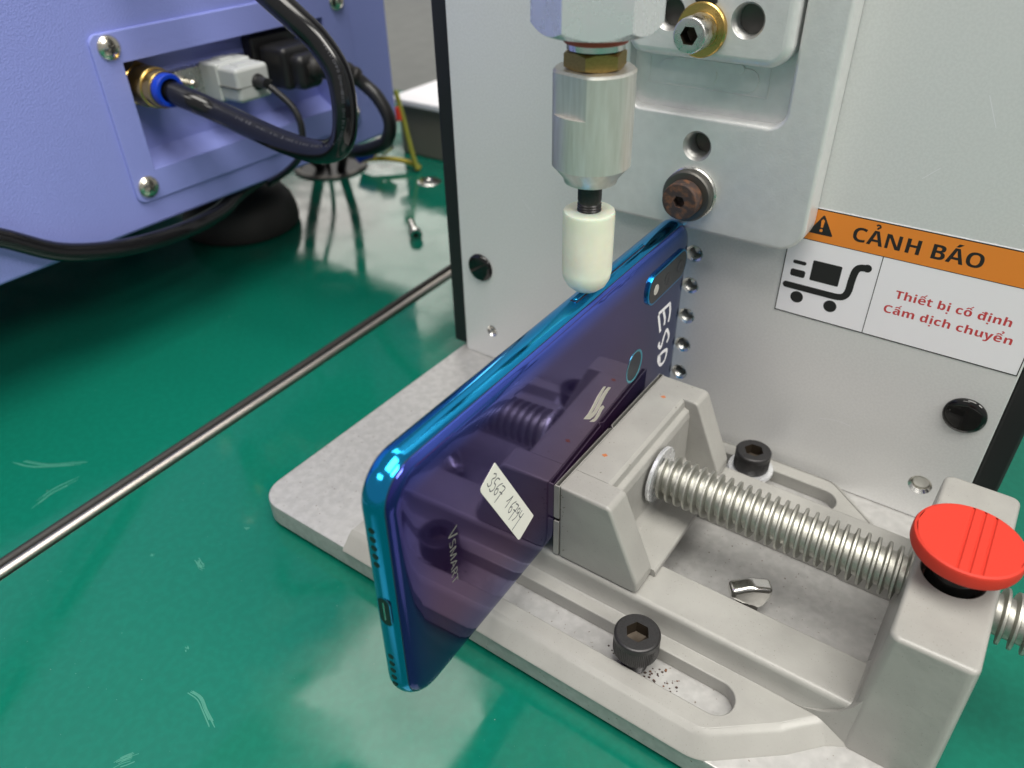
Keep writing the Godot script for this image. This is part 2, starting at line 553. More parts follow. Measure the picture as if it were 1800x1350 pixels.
func make_materials() -> void:
	var white := Color.WHITE
	var grain := noise_tex(FastNoiseLite.TYPE_SIMPLEX, 0.05, 3, 3, Color.BLACK, white)
	var fine := noise_tex(FastNoiseLite.TYPE_SIMPLEX, 0.14, 3, 5, Color.BLACK, white)
	var soft := noise_tex(FastNoiseLite.TYPE_SIMPLEX_SMOOTH, 0.008, 4, 8, Color(0.95, 0.95, 0.95), white, 512, 0.2, 0.8)
	var mottle := noise_tex(FastNoiseLite.TYPE_SIMPLEX, 0.02, 5, 11, Color(0.90, 0.895, 0.885), white, 1024, 0.2, 0.8)
	var spangle := noise_tex(FastNoiseLite.TYPE_CELLULAR, 0.035, 3, 71, Color(0.965, 0.965, 0.965), white, 512, 0.1, 0.9)
	var grainy := noise_tex(FastNoiseLite.TYPE_SIMPLEX, 0.11, 4, 83, Color(0.975, 0.975, 0.975), white, 1024, 0.2, 0.8)
	var pits := noise_tex(FastNoiseLite.TYPE_SIMPLEX, 0.075, 2, 91, Color(0.62, 0.60, 0.57), white, 1024, 0.03, 0.075)
	var scuffed := noise_tex(FastNoiseLite.TYPE_SIMPLEX, 0.045, 5, 101, Color(0.945, 0.95, 0.95), white, 1024, 0.3, 0.9)
	var spangle2 := noise_tex(FastNoiseLite.TYPE_SIMPLEX, 0.03, 6, 73, Color(0.94, 0.94, 0.94), white, 1024, 0.25, 0.8)
	var speck := noise_tex(FastNoiseLite.TYPE_SIMPLEX, 0.06, 3, 21, Color(0.55, 0.48, 0.42), white, 1024, 0.05, 0.11)
	var wavy := noise_tex(FastNoiseLite.TYPE_SIMPLEX_SMOOTH, 0.006, 2, 31, Color.BLACK, white)
	var rough_t := noise_tex(FastNoiseLite.TYPE_SIMPLEX, 0.012, 4, 41, Color(0.45, 0.45, 0.45), white, 512, 0.25, 0.75)

	# glossy green bench mat
	var green := mat(lin(0.004, 0.140, 0.092), 0.11, 0.0, 0.5)
	green.uv1_scale = Vector3.ONE * 5.0
	green.roughness_texture = rough_t
	green.roughness = 0.16
	bump(green, wavy, 0.012)
	green.albedo_texture = scuffed
	M.green = green

	var blue := mat(lin(0.245, 0.285, 0.66), 0.4)
	blue.uv1_scale = Vector3.ONE * 30.0
	bump(blue, grain, 0.012)
	M.blue = blue
	var blue_rough := blue
	M.blue_plate = blue_rough

	var galv := mat(lin(0.75, 0.75, 0.745), 0.40, 0.25)
	galv.albedo_texture = grainy; galv.uv1_scale = Vector3.ONE * 7.0
	galv.roughness = 0.40
	bump(galv, fine, 0.001)
	M.galv = galv
	var castm := mat(lin(0.72, 0.725, 0.72), 0.40, 0.35)
	castm.albedo_texture = spangle; castm.uv1_scale = Vector3.ONE * 12.0
	bump(castm, fine, 0.003)
	M.cast = castm
	var base := mat(lin(0.46, 0.455, 0.445), 0.42, 0.35)
	base.albedo_texture = spangle2; base.uv1_scale = Vector3.ONE * 6.0
	base.detail_enabled = true; base.detail_albedo = speck; base.detail_blend_mode = BaseMaterial3D.BLEND_MODE_MUL
	bump(base, grain, 0.008)
	M.base = base
	var paint := mat(lin(0.325, 0.320, 0.300), 0.32, 0.0, 0.5)
	paint.albedo_texture = soft; paint.uv1_scale = Vector3.ONE * 12.0
	paint.detail_enabled = true; paint.detail_albedo = pits; paint.detail_blend_mode = BaseMaterial3D.BLEND_MODE_MUL
	bump(paint, grain, 0.004)
	M.paint = paint

	var steel := mat(lin(0.66, 0.66, 0.63), 0.30, 1.0)
	steel.roughness_texture = rough_t; steel.roughness = 0.42; steel.uv1_scale = Vector3.ONE * 40.0
	bump(steel, fine, 0.002)
	M.steel = steel
	M.rod = mat(lin(0.55, 0.51, 0.46), 0.36, 1.0)
	M.cast_bore = mat(lin(0.42, 0.42, 0.41), 0.4, 0.7)
	M.screw_zinc = mat(lin(0.50, 0.50, 0.46), 0.42, 0.85)
	M.screw_zinc.albedo_texture = mottle; M.screw_zinc.uv1_scale = Vector3.ONE * 70.0
	bump(M.screw_zinc, fine, 0.002)
	M.bright = mat(lin(0.72, 0.71, 0.68), 0.18, 1.0)
	var alu := mat(lin(0.68, 0.665, 0.63), 0.38, 0.6)
	alu.albedo_texture = noise_tex(FastNoiseLite.TYPE_SIMPLEX, 0.02, 5, 77, Color(0.93, 0.925, 0.91), white, 512, 0.15, 0.85)
	alu.uv1_scale = Vector3(55, 5, 55)
	bump(alu, fine, 0.0015)
	M.alu = alu
	var zinc := mat(lin(0.74, 0.75, 0.77), 0.30, 0.6)
	zinc.roughness_texture = rough_t; zinc.roughness = 0.34; zinc.uv1_scale = Vector3.ONE * 25.0
	M.zinc = zinc
	M.brass = mat(lin(0.58, 0.40, 0.13), 0.27, 1.0)
	var old_brass := mat(lin(0.42, 0.29, 0.10), 0.42, 1.0)
	old_brass.albedo_texture = mottle; old_brass.uv1_scale = Vector3.ONE * 50.0
	M.old_brass = old_brass
	var black_oxide := mat(lin(0.045, 0.044, 0.046), 0.38, 0.6)
	black_oxide.albedo_texture = mottle; black_oxide.uv1_scale = Vector3.ONE * 50.0
	bump(black_oxide, fine, 0.002)
	M.black_oxide = black_oxide
	var rust_t := noise_tex(FastNoiseLite.TYPE_SIMPLEX, 0.014, 4, 61, lin(0.05, 0.035, 0.032), lin(0.20, 0.085, 0.04), 256, 0.42, 0.85)
	var rust := mat(white, 0.7, 0.2)
	rust.albedo_texture = rust_t; rust.uv1_scale = Vector3.ONE * 60.0
	bump(rust, fine, 0.006)
	M.rust = rust
	M.dark_steel = mat(lin(0.13, 0.125, 0.115), 0.45, 0.8)
	M.socket_dark = mat(lin(0.055, 0.042, 0.030), 0.45, 0.6)

	M.black_gloss = mat(lin(0.006, 0.006, 0.006), 0.08)
	M.black_paint = mat(lin(0.012, 0.012, 0.013), 0.45)
	var rubber := mat(lin(0.020, 0.018, 0.017), 0.55)
	bump(rubber, fine, 0.004)
	M.rubber = rubber
	M.hose = mat(lin(0.008, 0.008, 0.009), 0.14)
	M.cord = mat(lin(0.014, 0.014, 0.015), 0.38)
	M.hose_print = mat(lin(0.055, 0.055, 0.065), 0.4)
	M.collar_blue = mat(lin(0.005, 0.045, 0.48), 0.3)
	M.hood = mat(lin(0.50, 0.52, 0.51), 0.4)
	M.red = mat(lin(0.55, 0.038, 0.022), 0.55, 0.0, 0.35)
	bump(M.red, fine, 0.0015)
	M.red_seal = mat(lin(0.42, 0.06, 0.03), 0.5)
	var nylon := mat(lin(0.86, 0.83, 0.68), 0.34)
	nylon.subsurf_scatter_enabled = true; nylon.subsurf_scatter_strength = 0.35
	nylon.albedo_texture = soft; nylon.uv1_scale = Vector3.ONE * 18.0
	M.nylon = nylon
	M.nylon_mark = mat(lin(0.46, 0.38, 0.22), 0.5)

	# phone
	var back := StandardMaterial3D.new()
	back.albedo_texture = phone_gradient()
	back.metallic = 0.82; back.roughness = 0.06
	M.phone_back = back
	M.phone_frame = mat(lin(0.02, 0.33, 0.68), 0.12, 1.0)
	M.phone_seam = mat(lin(0.01, 0.012, 0.03), 0.3)
	M.phone_glass = mat(lin(0.004, 0.004, 0.005), 0.05)
	M.lens = mat(lin(0.010, 0.012, 0.016), 0.04)
	M.lens_rim = mat(lin(0.05, 0.05, 0.055), 0.3, 0.8)
	M.flash = mat(lin(0.75, 0.72, 0.65), 0.2, 0.5)
	M.port = mat(lin(0.006, 0.006, 0.007), 0.4)
	M.sensor = mat(lin(0.05, 0.06, 0.08), 0.3, 0.9)
	M.sensor_ring = mat(lin(0.12, 0.62, 0.80), 0.12, 1.0)
	M.paper = mat(lin(0.80, 0.78, 0.72), 0.7)
	M.ink = mat(lin(0.05, 0.05, 0.07), 0.7)
	M.marker = mat(lin(0.85, 0.85, 0.88), 0.6)
	M.silver = mat(lin(0.62, 0.60, 0.52), 0.35, 0.5)
	M.dim_print = mat(lin(0.22, 0.22, 0.20), 0.4, 0.4)

	# printed label
	M.label_white = mat(lin(0.86, 0.85, 0.88), 0.45)
	M.label_orange = mat(lin(0.78, 0.245, 0.028), 0.45)
	M.label_black = mat(lin(0.012, 0.012, 0.012), 0.5)
	M.label_red = mat(lin(0.55, 0.05, 0.055), 0.5)

	M.screw_nickel = mat(lin(0.72, 0.68, 0.58), 0.22, 1.0)
	var fl := mat(lin(0.27, 0.28, 0.26), 0.22)
	fl.albedo_texture = soft; fl.uv1_scale = Vector3.ONE * 1.5
	M.floor = fl
	M.block = mat(lin(0.20, 0.185, 0.155), 0.5, 0.2)
	M.yellow = mat(lin(0.48, 0.38, 0.03), 0.5)
	M.yellow_green = mat(lin(0.25, 0.26, 0.03), 0.5)
	M.lamp = StandardMaterial3D.new()
	M.lamp.albedo_color = Color(0.9, 0.9, 0.9)
	M.lamp.emission_enabled = true; M.lamp.emission = Color(1.0, 0.98, 0.95); M.lamp.emission_energy_multiplier = 2.0
	M.lamp_tray = mat(lin(0.7, 0.7, 0.7), 0.5)
	M.scuff = mat(lin(0.045, 0.215, 0.155), 0.4)
	M.dust = mat(lin(0.16, 0.27, 0.22), 0.8)
	M.chip = mat(lin(0.17, 0.16, 0.14), 0.6)
	M.rust_spot = mat(lin(0.42, 0.14, 0.05), 0.8)

func phone_gradient() -> ImageTexture:
	# colour of the film under the glass: purple in the middle, running to blue at the long edges and both ends
	var w := 256; var h := 128
	var im := Image.create(w, h, false, Image.FORMAT_RGB8)
	var n := FastNoiseLite.new(); n.seed = 4; n.frequency = 0.01
	for y in h:
		for x in w:
			var u := (x + 0.5) / w          # 0 = charging end, 1 = camera end
			var q := (y + 0.5) / h          # 0 = lower edge, 1 = upper edge
			var e_top := smoothstep(0.86, 1.0, q)
			var e_low := smoothstep(0.30, 0.0, q)
			var e_end := smoothstep(0.10, 0.0, u)
			var e_cam := smoothstep(0.62, 1.0, u)
			var mid := Color(0.088, 0.038, 0.122)
			var c := mid
			c = c.lerp(Color(0.040, 0.052, 0.235), clampf(smoothstep(0.35, 0.9, q + 0.12 * sin(u * 5.0)) * 0.52, 0, 1))
			c = c.lerp(Color(0.08, 0.14, 0.66), clampf(e_top, 0, 1))
			c = c.lerp(Color(0.014, 0.03, 0.15), clampf(e_low * 0.9, 0, 1))
			c = c.lerp(Color(0.03, 0.03, 0.19), clampf(e_end, 0, 1))
			c = c.lerp(Color(0.025, 0.075, 0.20), clampf(e_cam * 0.75, 0, 1))
			im.set_pixel(x, y, c.linear_to_srgb())
	return ImageTexture.create_from_image(im)


# ------------------------------------------------------------------ light
func ceiling_light(pos: Vector3, size: Vector2, energy: float, label: String) -> void:
	var o := thing("ceiling_light", label, "ceiling light", pos, "luminous panels on the ceiling")
	var tray := Mb.new()
	tray.rbox(pos + Vector3(-size.x / 2 - 20, 6, -size.y / 2 - 20), pos + Vector3(size.x / 2 + 20, 60, size.y / 2 + 20), 4)
	put("tray", tray, M.lamp_tray, o)
	var dif := Mb.new()
	dif.rbox(pos + Vector3(-size.x / 2, -2, -size.y / 2), pos + Vector3(size.x / 2, 5.5, size.y / 2), 2)
	put("diffuser", dif, M.lamp, o)
	var l := AreaLight3D.new()
	l.name = "lamp"
	l.area_size = size * MM
	l.light_energy = energy
	l.light_color = Color(1.0, 0.985, 0.955)
	l.area_range = 12.0
	l.area_attenuation = 2.0
	l.shadow_enabled = true
	o.add_child(l)
	l.position = Vector3(0, -0.006, 0)
	l.rotation_degrees = Vector3(-90, 0, 0)


func _ready() -> void:
	# camera: a phone's main lens, held above the right front of the vise
	var cam := Camera3D.new()
	cam.name = "camera"
	var att := CameraAttributesPhysical.new()
	att.frustum_focal_length = 23.974
	att.frustum_focus_distance = 0.225
	att.exposure_aperture = 12.0
	att.frustum_near = 0.01
	att.frustum_far = 30.0
	cam.attributes = att
	cam.fov = 53.179
	cam.near = 0.01
	cam.far = 30.0
	cam.transform = Transform3D(Basis(Vector3(0.81764, -0.01983, -0.57539), Vector3(-0.32114, 0.81378, -0.48439), Vector3(0.47784, 0.58083, 0.65902)).orthonormalized(), Vector3(98.36, 216.59, 73.22) * MM)
	add_child(cam)
	cam.current = true
	cam.fov = 53.179

	var env := Environment.new()
	env.background_mode = Environment.BG_COLOR
	env.background_color = lin(0.27, 0.27, 0.27)
	env.background_energy_multiplier = 1.0
	env.tonemap_mode = Environment.TONE_MAPPER_LINEAR
	env.tonemap_exposure = 1.22
	env.sdfgi_enabled = true; env.ssao_enabled = true; env.ssil_enabled = true
	var we := WorldEnvironment.new()
	we.name = "surroundings"
	we.environment = env
	add_child(we)

	make_materials()
	ceiling_light(Vector3(-760, 2000, -900), Vector2(1100, 560), 0.34, "ceiling panel right above the vise and the green table")
	ceiling_light(Vector3(-3750, 2150, -3800), Vector2(2300, 2300), 0.95, "ceiling panel far beyond the blue control box")
	ceiling_light(Vector3(420, 2000, 250), Vector2(1200, 1200), 3.1, "ceiling panel above the photographer's place")
	ceiling_light(Vector3(2300, 2000, 300), Vector2(1200, 1200), 5.0, "ceiling panel far to the right of the machine")
	ceiling_light(Vector3(-500, 2100, 1900), Vector2(1200, 600), 1.1, "ceiling panel in front of the table")

	build_table()
	build_machine()
	build_press_head()
	build_vise()
	build_phone()
	place = Transform3D(Basis.from_scale(Vector3.ONE * 0.875), Vector3(12.3, 27.07, 9.15))
	build_control_box()
	build_cables()
	place = Transform3D.IDENTITY
	build_table_openings()
	build_far_things()
	build_small_things()
	build_scuffs()


# ------------------------------------------------------------------ table
func build_table() -> void:
	# two sheets of green mat with the steel rod's groove between them
	var line := func(z: float) -> float: return -168.3 + z * 0.0372
	for half in 2:
		var m := Mb.new()
		var z0 := -545.0; var z1 := 700.0
		var gap := 2.6 if half == 0 else -6.4
		var far := 900.0 if half == 0 else -1500.0
		m.prism(PackedVector2Array([Vector2(line.call(z0) + gap, -z0), Vector2(far, -z0), Vector2(far, -z1), Vector2(line.call(z1) + gap, -z1)]), flat_y(-30), 30, 0.8, 2)
		tops.append(structure("tabletop" if half == 0 else "tabletop_001", m, M.green))
	var fl := Mb.new()
	fl.quad(Vector3(-9000, -750, 3000), Vector3(4000, -750, 3000), Vector3(4000, -750, -9000), Vector3(-9000, -750, -9000))
	structure("floor", fl, M.floor)
	var o := thing("trim_rod", "thin steel rod lying in a black groove across the green table", "trim rod", Vector3(line.call(0.0), 0, 0))
	var rod := Mb.new()
	rod.tube([Vector3(line.call(700.0), 0.2, 700), Vector3(line.call(100.0), 0.2, 100), Vector3(line.call(-545.0), 0.2, -545)], 2.0, 20, 4)
	put("rod", rod, M.rod, o)
	var groove := Mb.new()
	var za := 700.0; var zb := -545.0
	groove.quad(Vector3(line.call(za) + 3.0, -3, za), Vector3(line.call(zb) + 3.0, -3, zb), Vector3(line.call(zb) - 6.6, -3, zb), Vector3(line.call(za) - 6.6, -3, za))
	put("groove", groove, M.black_paint, o)
	var seal := Mb.new()
	var ra: Array = []
	seal.tube([Vector3(line.call(700.0) - 4.3, -0.9, 700), Vector3(line.call(-545.0) - 4.3, -0.9, -470)], 1.9, 10, 2)
	put("seal", seal, M.rubber, o)


# ------------------------------------------------------------------ test machine: plate, housing, bracket, label
func build_machine() -> void:
	var plate_o := thing("mounting_base", "mottled light grey metal base plate under the vise and tall machine", "base plate", Vector3(3, 0, -110))
	var b := Mb.new()
	b.prism(rounded(rect(-110, 44.2, 116, 300), [11.0, 11.0, 6.0, 6.0]), flat_y(1.5), 10.0, 0.7, 2, [], 1.2)
	put("plate", b, M.base, plate_o)
	var foot := Mb.new()
	foot.rbox(Vector3(-96, 0, -280), Vector3(104, 3.5, -56), 1.0, 1)
	put("foot", foot, M.dark_steel, plate_o)

	var o := thing("test_machine", "tall silver metal test machine with black housing and orange warning label", "machine", Vector3(4, 11.5, -172))
	var housing := Mb.new()
	housing.rbox(Vector3(-115.8, 12.0, -290), Vector3(120.2, 420, -181.0), 1.0, 2)
	housing.rbox(Vector3(-116, 12.0, -289), Vector3(-106.5, 420, -174.6), 1.2, 2)
	housing.rbox(Vector3(112.7, 12.0, -289), Vector3(120.4, 420, -174.6), 1.2, 2)
	put("housing", housing, M.black_paint, o)

	var pl := Mb.new()
	var holes: Array = []
	var taps: Array = []
	for i in 5:
		var c := Vector2(4, 91.7 - 13.05 * i)
		holes.append(hole(c, 3.25)); taps.append(c)
	holes.append(hole(Vector2(-90.3, 26.9), 2.9))
	holes.append(hole(Vector2(98.1, 26.6), 3.9))
	pl.prism(rounded(rect(-106.2, 11.7, 112.4, 420), 1.2, 3), flat_z(-180.8), 8.8, 0.3, 2, holes)
	put("back_plate", pl, M.galv, o)
	for c: Vector2 in taps:
		var h := Mb.new()
		var prof: Array = [Vector2(3.25, 0), Vector2(2.75, -0.4)]
		for k in 7:
			prof.append(Vector2(2.45, -0.6 - 0.8 * k)); prof.append(Vector2(2.75, -1.0 - 0.8 * k))
		prof.append(Vector2(0, -7.0))
		h.lathe(prof, lathe_z(c.x, c.y, -172), 32)
		flip(h)
		put("tapped_hole", h, M.steel, o, 25)
	var hl := Mb.new()
	hl.lathe([Vector2(2.9, 0), Vector2(2.0, -0.9), Vector2(2.0, -3.0), Vector2(0, -3.4)], lathe_z(-90.3, 26.9, -172), 28)
	flip(hl)
	put("screw_hole", hl, M.bright, o)
	var hr := Mb.new()
	hr.lathe([Vector2(3.9, 0), Vector2(2.9, -1.1), Vector2(2.9, -2.8)], lathe_z(98.1, 26.6, -172), 32)
	flip(hr)
	var hro := put("countersunk_hole", hr, M.bright, o)
	var plug := Mb.new()
	plug.lathe([Vector2(2.85, 0), Vector2(2.6, 0.3), Vector2(0, 0.35)], lathe_z(98.1, 26.6, -174.3), 24)
	put("plug", plug, M.paper, hro)
	for c: Vector2 in [Vector2(-95.3, 58.8), Vector2(102.8, 59.8)]:
		var cp := Mb.new()
		cp.lathe([Vector2(6.5, 0), Vector2(6.5, 0.5), Vector2(6.2, 1.0), Vector2(5.5, 1.45), Vector2(4.2, 1.75), Vector2(0, 1.9)], lathe_z(c.x, c.y, -172), 44)
		put("cap_plug", cp, M.black_gloss, o)

	var sf := flat_z(-172.0)
	for l: Array in [[Vector2(98, 125.5), Vector2(103, 123.4), Vector2(109, 122.6)], [Vector2(70, 133), Vector2(74, 137)], [Vector2(-72, 96), Vector2(-66, 90)], [Vector2(60, 40), Vector2(66, 41.5), Vector2(71, 41)], [Vector2(84, 150), Vector2(80, 158)], [Vector2(-60, 40), Vector2(-57, 47)]]:
		var sc := Mb.new()
		sc.stroke(l, 0.16, sf, 0.02, 5)
		put("scratch", sc, M.label_white, o)
	build_warning_label(o)
	build_bracket(o)

func flip(mb: Mb) -> void:
	for i in range(0, mb.v.size(), 3):
		var s := mb.v[i + 1]; mb.v[i + 1] = mb.v[i + 2]; mb.v[i + 2] = s

func build_warning_label(o: Node3D) -> void:
	var z := -171.98
	var sheet := Mb.new()
	sheet.prism(PackedVector2Array([Vector2(36.0, 78.8), Vector2(111.8, 78.9), Vector2(111.8, 118.2), Vector2(36.0, 118.2)]), flat_z(z), 0.10, 0.0)
	var s := put("warning_label", sheet, M.label_white, o)
	s.set_meta("label", "white paper warning label with an orange band")
	var band := Mb.new()
	band.prism(PackedVector2Array([Vector2(36.4, 107.1), Vector2(111.4, 107.1), Vector2(111.4, 117.6), Vector2(36.4, 117.6)]), flat_z(z + 0.10), 0.03)
	put("orange_band", band, M.label_orange, s)
	var lines := Mb.new()
	for r: Array in [[36.0, 78.8, 111.8, 79.15], [36.0, 117.6, 111.8, 117.95], [36.0, 79.15, 36.3, 117.6], [111.5, 79.15, 111.8, 117.6], [65.7, 79.15, 65.95, 106.9], [36.3, 106.9, 111.5, 107.1]]:
		lines.prism(PackedVector2Array([Vector2(r[0], r[1]), Vector2(r[2], r[1]), Vector2(r[2], r[3]), Vector2(r[0], r[3])]), flat_z(z + 0.10), 0.04)
	put("border_line", lines, M.label_black, s)
	var tri := Mb.new()
	tri.prism(rounded([Vector2(41.6, 109.5), Vector2(49.6, 109.5), Vector2(45.6, 116.4)], 0.35, 3), flat_z(z + 0.135), 0.03)
	put("warning_triangle", tri, M.label_black, s)
	var ex := Mb.new()
	ex.prism(PackedVector2Array([Vector2(45.25, 111.9), Vector2(45.95, 111.9), Vector2(46.15, 114.3), Vector2(45.6, 114.8), Vector2(45.05, 114.3)]), flat_z(z + 0.168), 0.02)
	ex.prism(circle(Vector2(45.6, 110.9), 0.5, 16), flat_z(z + 0.168), 0.02)
	put("exclamation_mark", ex, M.label_orange, s)
	# hand truck pictogram
	var cart := Mb.new()
	var zz := z + 0.105
	cart.prism(rounded(rect(45.4, 93.0, 54.8, 100.3), 0.4, 3), flat_z(zz), 0.03)
	cart.prism(rounded(rect(39.0, 97.6, 43.4, 98.9), 0.6, 4), flat_z(zz), 0.03)
	cart.prism(rounded(rect(38.8, 93.0, 43.7, 95.6), 0.7, 4), flat_z(zz), 0.03)
	cart.prism(circle(Vector2(42.6, 85.6), 2.15, 28), flat_z(zz), 0.03)
	cart.prism(circle(Vector2(53.9, 85.4), 2.15, 28), flat_z(zz), 0.03)
	cart.stroke([Vector2(38.2, 89.4), Vector2(44.0, 89.4), Vector2(50.0, 89.4), Vector2(55.5, 89.5), Vector2(57.6, 90.5), Vector2(58.4, 92.7), Vector2(58.5, 96.0), Vector2(58.9, 99.8), Vector2(60.0, 101.4), Vector2(62.2, 101.8)], 2.3, flat_z(zz), 0.06, 6)
	cart.prism(circle(Vector2(38.2, 89.4), 1.15, 20), flat_z(zz), 0.058)
	cart.prism(circle(Vector2(62.2, 101.8), 1.35, 20), flat_z(zz), 0.058)
	put("cart_symbol", cart, M.label_black, s)
	lettering("lettering", "CẢNH BÁO", M.label_black, s, at(55.4, 109.9, z + 0.14), 37.2, 4.7)
	lettering("lettering", "Thiết bị cố định", M.label_red, s, at(72.3, 94.2, z + 0.11), 32.9, 2.75)
	lettering("lettering", "Cấm dịch chuyển", M.label_red, s, at(70.2, 88.5, z + 0.11), 36.9, 2.75)

func build_bracket(o: Node3D) -> void:
	var br := Mb.new()
	# U-shaped frame round a sunk middle, open upwards out of the picture
	var out := rounded([Vector2(-35.2, 105.0), Vector2(43.2, 105.0), Vector2(43.2, 300), Vector2(30.4, 300), Vector2(30.4, 143.4), Vector2(-22.4, 143.4), Vector2(-22.4, 300), Vector2(-35.2, 300)], [9.0, 9.0, 0.0, 0.0, 5.0, 5.0, 0.0, 0.0], 8)
	br.prism(out, flat_z(-171.7), 9.7, 1.3, 3, [hole(Vector2(4, 133.8), 4.9)])
	var b := put("bracket", br, M.cast, o)
	bore(Vector2(4, 133.8), 4.25, 0.65, 8.6, -162.0, b)
	var floor_ := Mb.new()
	floor_.prism(PackedVector2Array([Vector2(-23.4, 142.4), Vector2(31.4, 142.4), Vector2(31.4, 300), Vector2(-23.4, 300)]), flat_z(-171.6), 5.2)
	put("recess_floor", floor_, M.cast, b)
	# raised emblem on the recess floor: a frame, a long badge with a disc in it
	var em := Mb.new()
	var ez := -166.42
	for r: Array in [[-17.0, 150.2, 22.6, 150.5], [-17.0, 150.5, -16.7, 159.6], [22.3, 150.5, 22.6, 159.6]]:
		em.prism(PackedVector2Array([Vector2(r[0], r[1]), Vector2(r[2], r[1]), Vector2(r[2], r[3]), Vector2(r[0], r[3])]), flat_z(ez), 0.25, 0.08, 1)
	em.prism(rounded(rect(-13.8, 151.4, 19.4, 158.2), 3.2, 6), flat_z(ez), 0.35, 0.2, 2)
	put("emblem", em, M.cast, b)
	var em2 := Mb.new()
	em2.prism(circle(Vector2(2.8, 154.8), 3.3, 36), flat_z(ez + 0.3), 0.35, 0.2, 2)
	em2.prism(rounded(rect(-9.0, 156.2, 14.6, 159.2), 1.4, 5), flat_z(ez + 0.3), 0.3, 0.2, 2)
	put("emblem", em2, M.cast, b)

	var sl := Mb.new()
	sl.prism(rounded([Vector2(-21.6, 160.4), Vector2(29.6, 160.4), Vector2(29.6, 300), Vector2(-21.6, 300)], [4.5, 6.5, 0.0, 0.0], 7), flat_z(-165.8), 7.3, 2.6, 5, [hole(Vector2(16.1, 172.7), 5.0), hole(Vector2(-8.1, 172.7), 5.0)])
	var block := put("slider_block", sl, M.cast, o)
	bore(Vector2(16.1, 172.7), 4.55, 0.45, 5.8, -158.5, block)
	bore(Vector2(-8.1, 172.7), 4.55, 0.45, 5.8, -158.5, block)
	var key := Mb.new()
	key.rbox(Vector3(-0.2, 176.5, -160), Vector3(6.3, 230, -157.6), 0.3, 1)
	put("keyway", key, M.black_paint, block)

	# upper cap screw on its yellow washer
	var wa := Mb.new()
	wa.lathe([Vector2(0, 0), Vector2(7.7, 0), Vector2(7.7, 1.1), Vector2(7.3, 1.5), Vector2(0, 1.5)], lathe_z(2.7, 169.2, -158.5), 48)
	var sc := screw_head(lathe_z(3.0, 169.2, -157.0), 5.0, 8.6, 2.75)
	var so := put("socket_screw", sc[0], M.steel, o)
	so.set_meta("label", "bright steel socket screw on a yellow washer")
	put("socket", sc[1], M.socket_dark, so)
	put("washer", wa, M.brass, so)
	# lower screw, rusty, with a dark collar and a bright washer
	var ws := Mb.new()
	ws.lathe([Vector2(0, 0), Vector2(8.9, 0), Vector2(8.9, 0.8), Vector2(8.5, 1.2), Vector2(0, 1.2)], lathe_z(4.0, 118.2, -162.0), 48)
	var wd := Mb.new()
	wd.lathe([Vector2(0, 0), Vector2(8.6, 0), Vector2(8.6, 2.2), Vector2(8.1, 2.7), Vector2(0, 2.7)], lathe_z(3.7, 117.9, -160.8), 48)
	var sr := screw_head(lathe_z(3.6, 117.8, -158.1), 6.2, 5.0, 2.1)
	var ro := put("socket_screw", sr[0], M.rust, o)
	ro.set_meta("label", "rusty brown socket screw on a dark washer")
	put("socket", sr[1], M.rust, ro)
	put("washer", wd, M.dark_steel, ro)
	put("washer", ws, M.steel, ro)


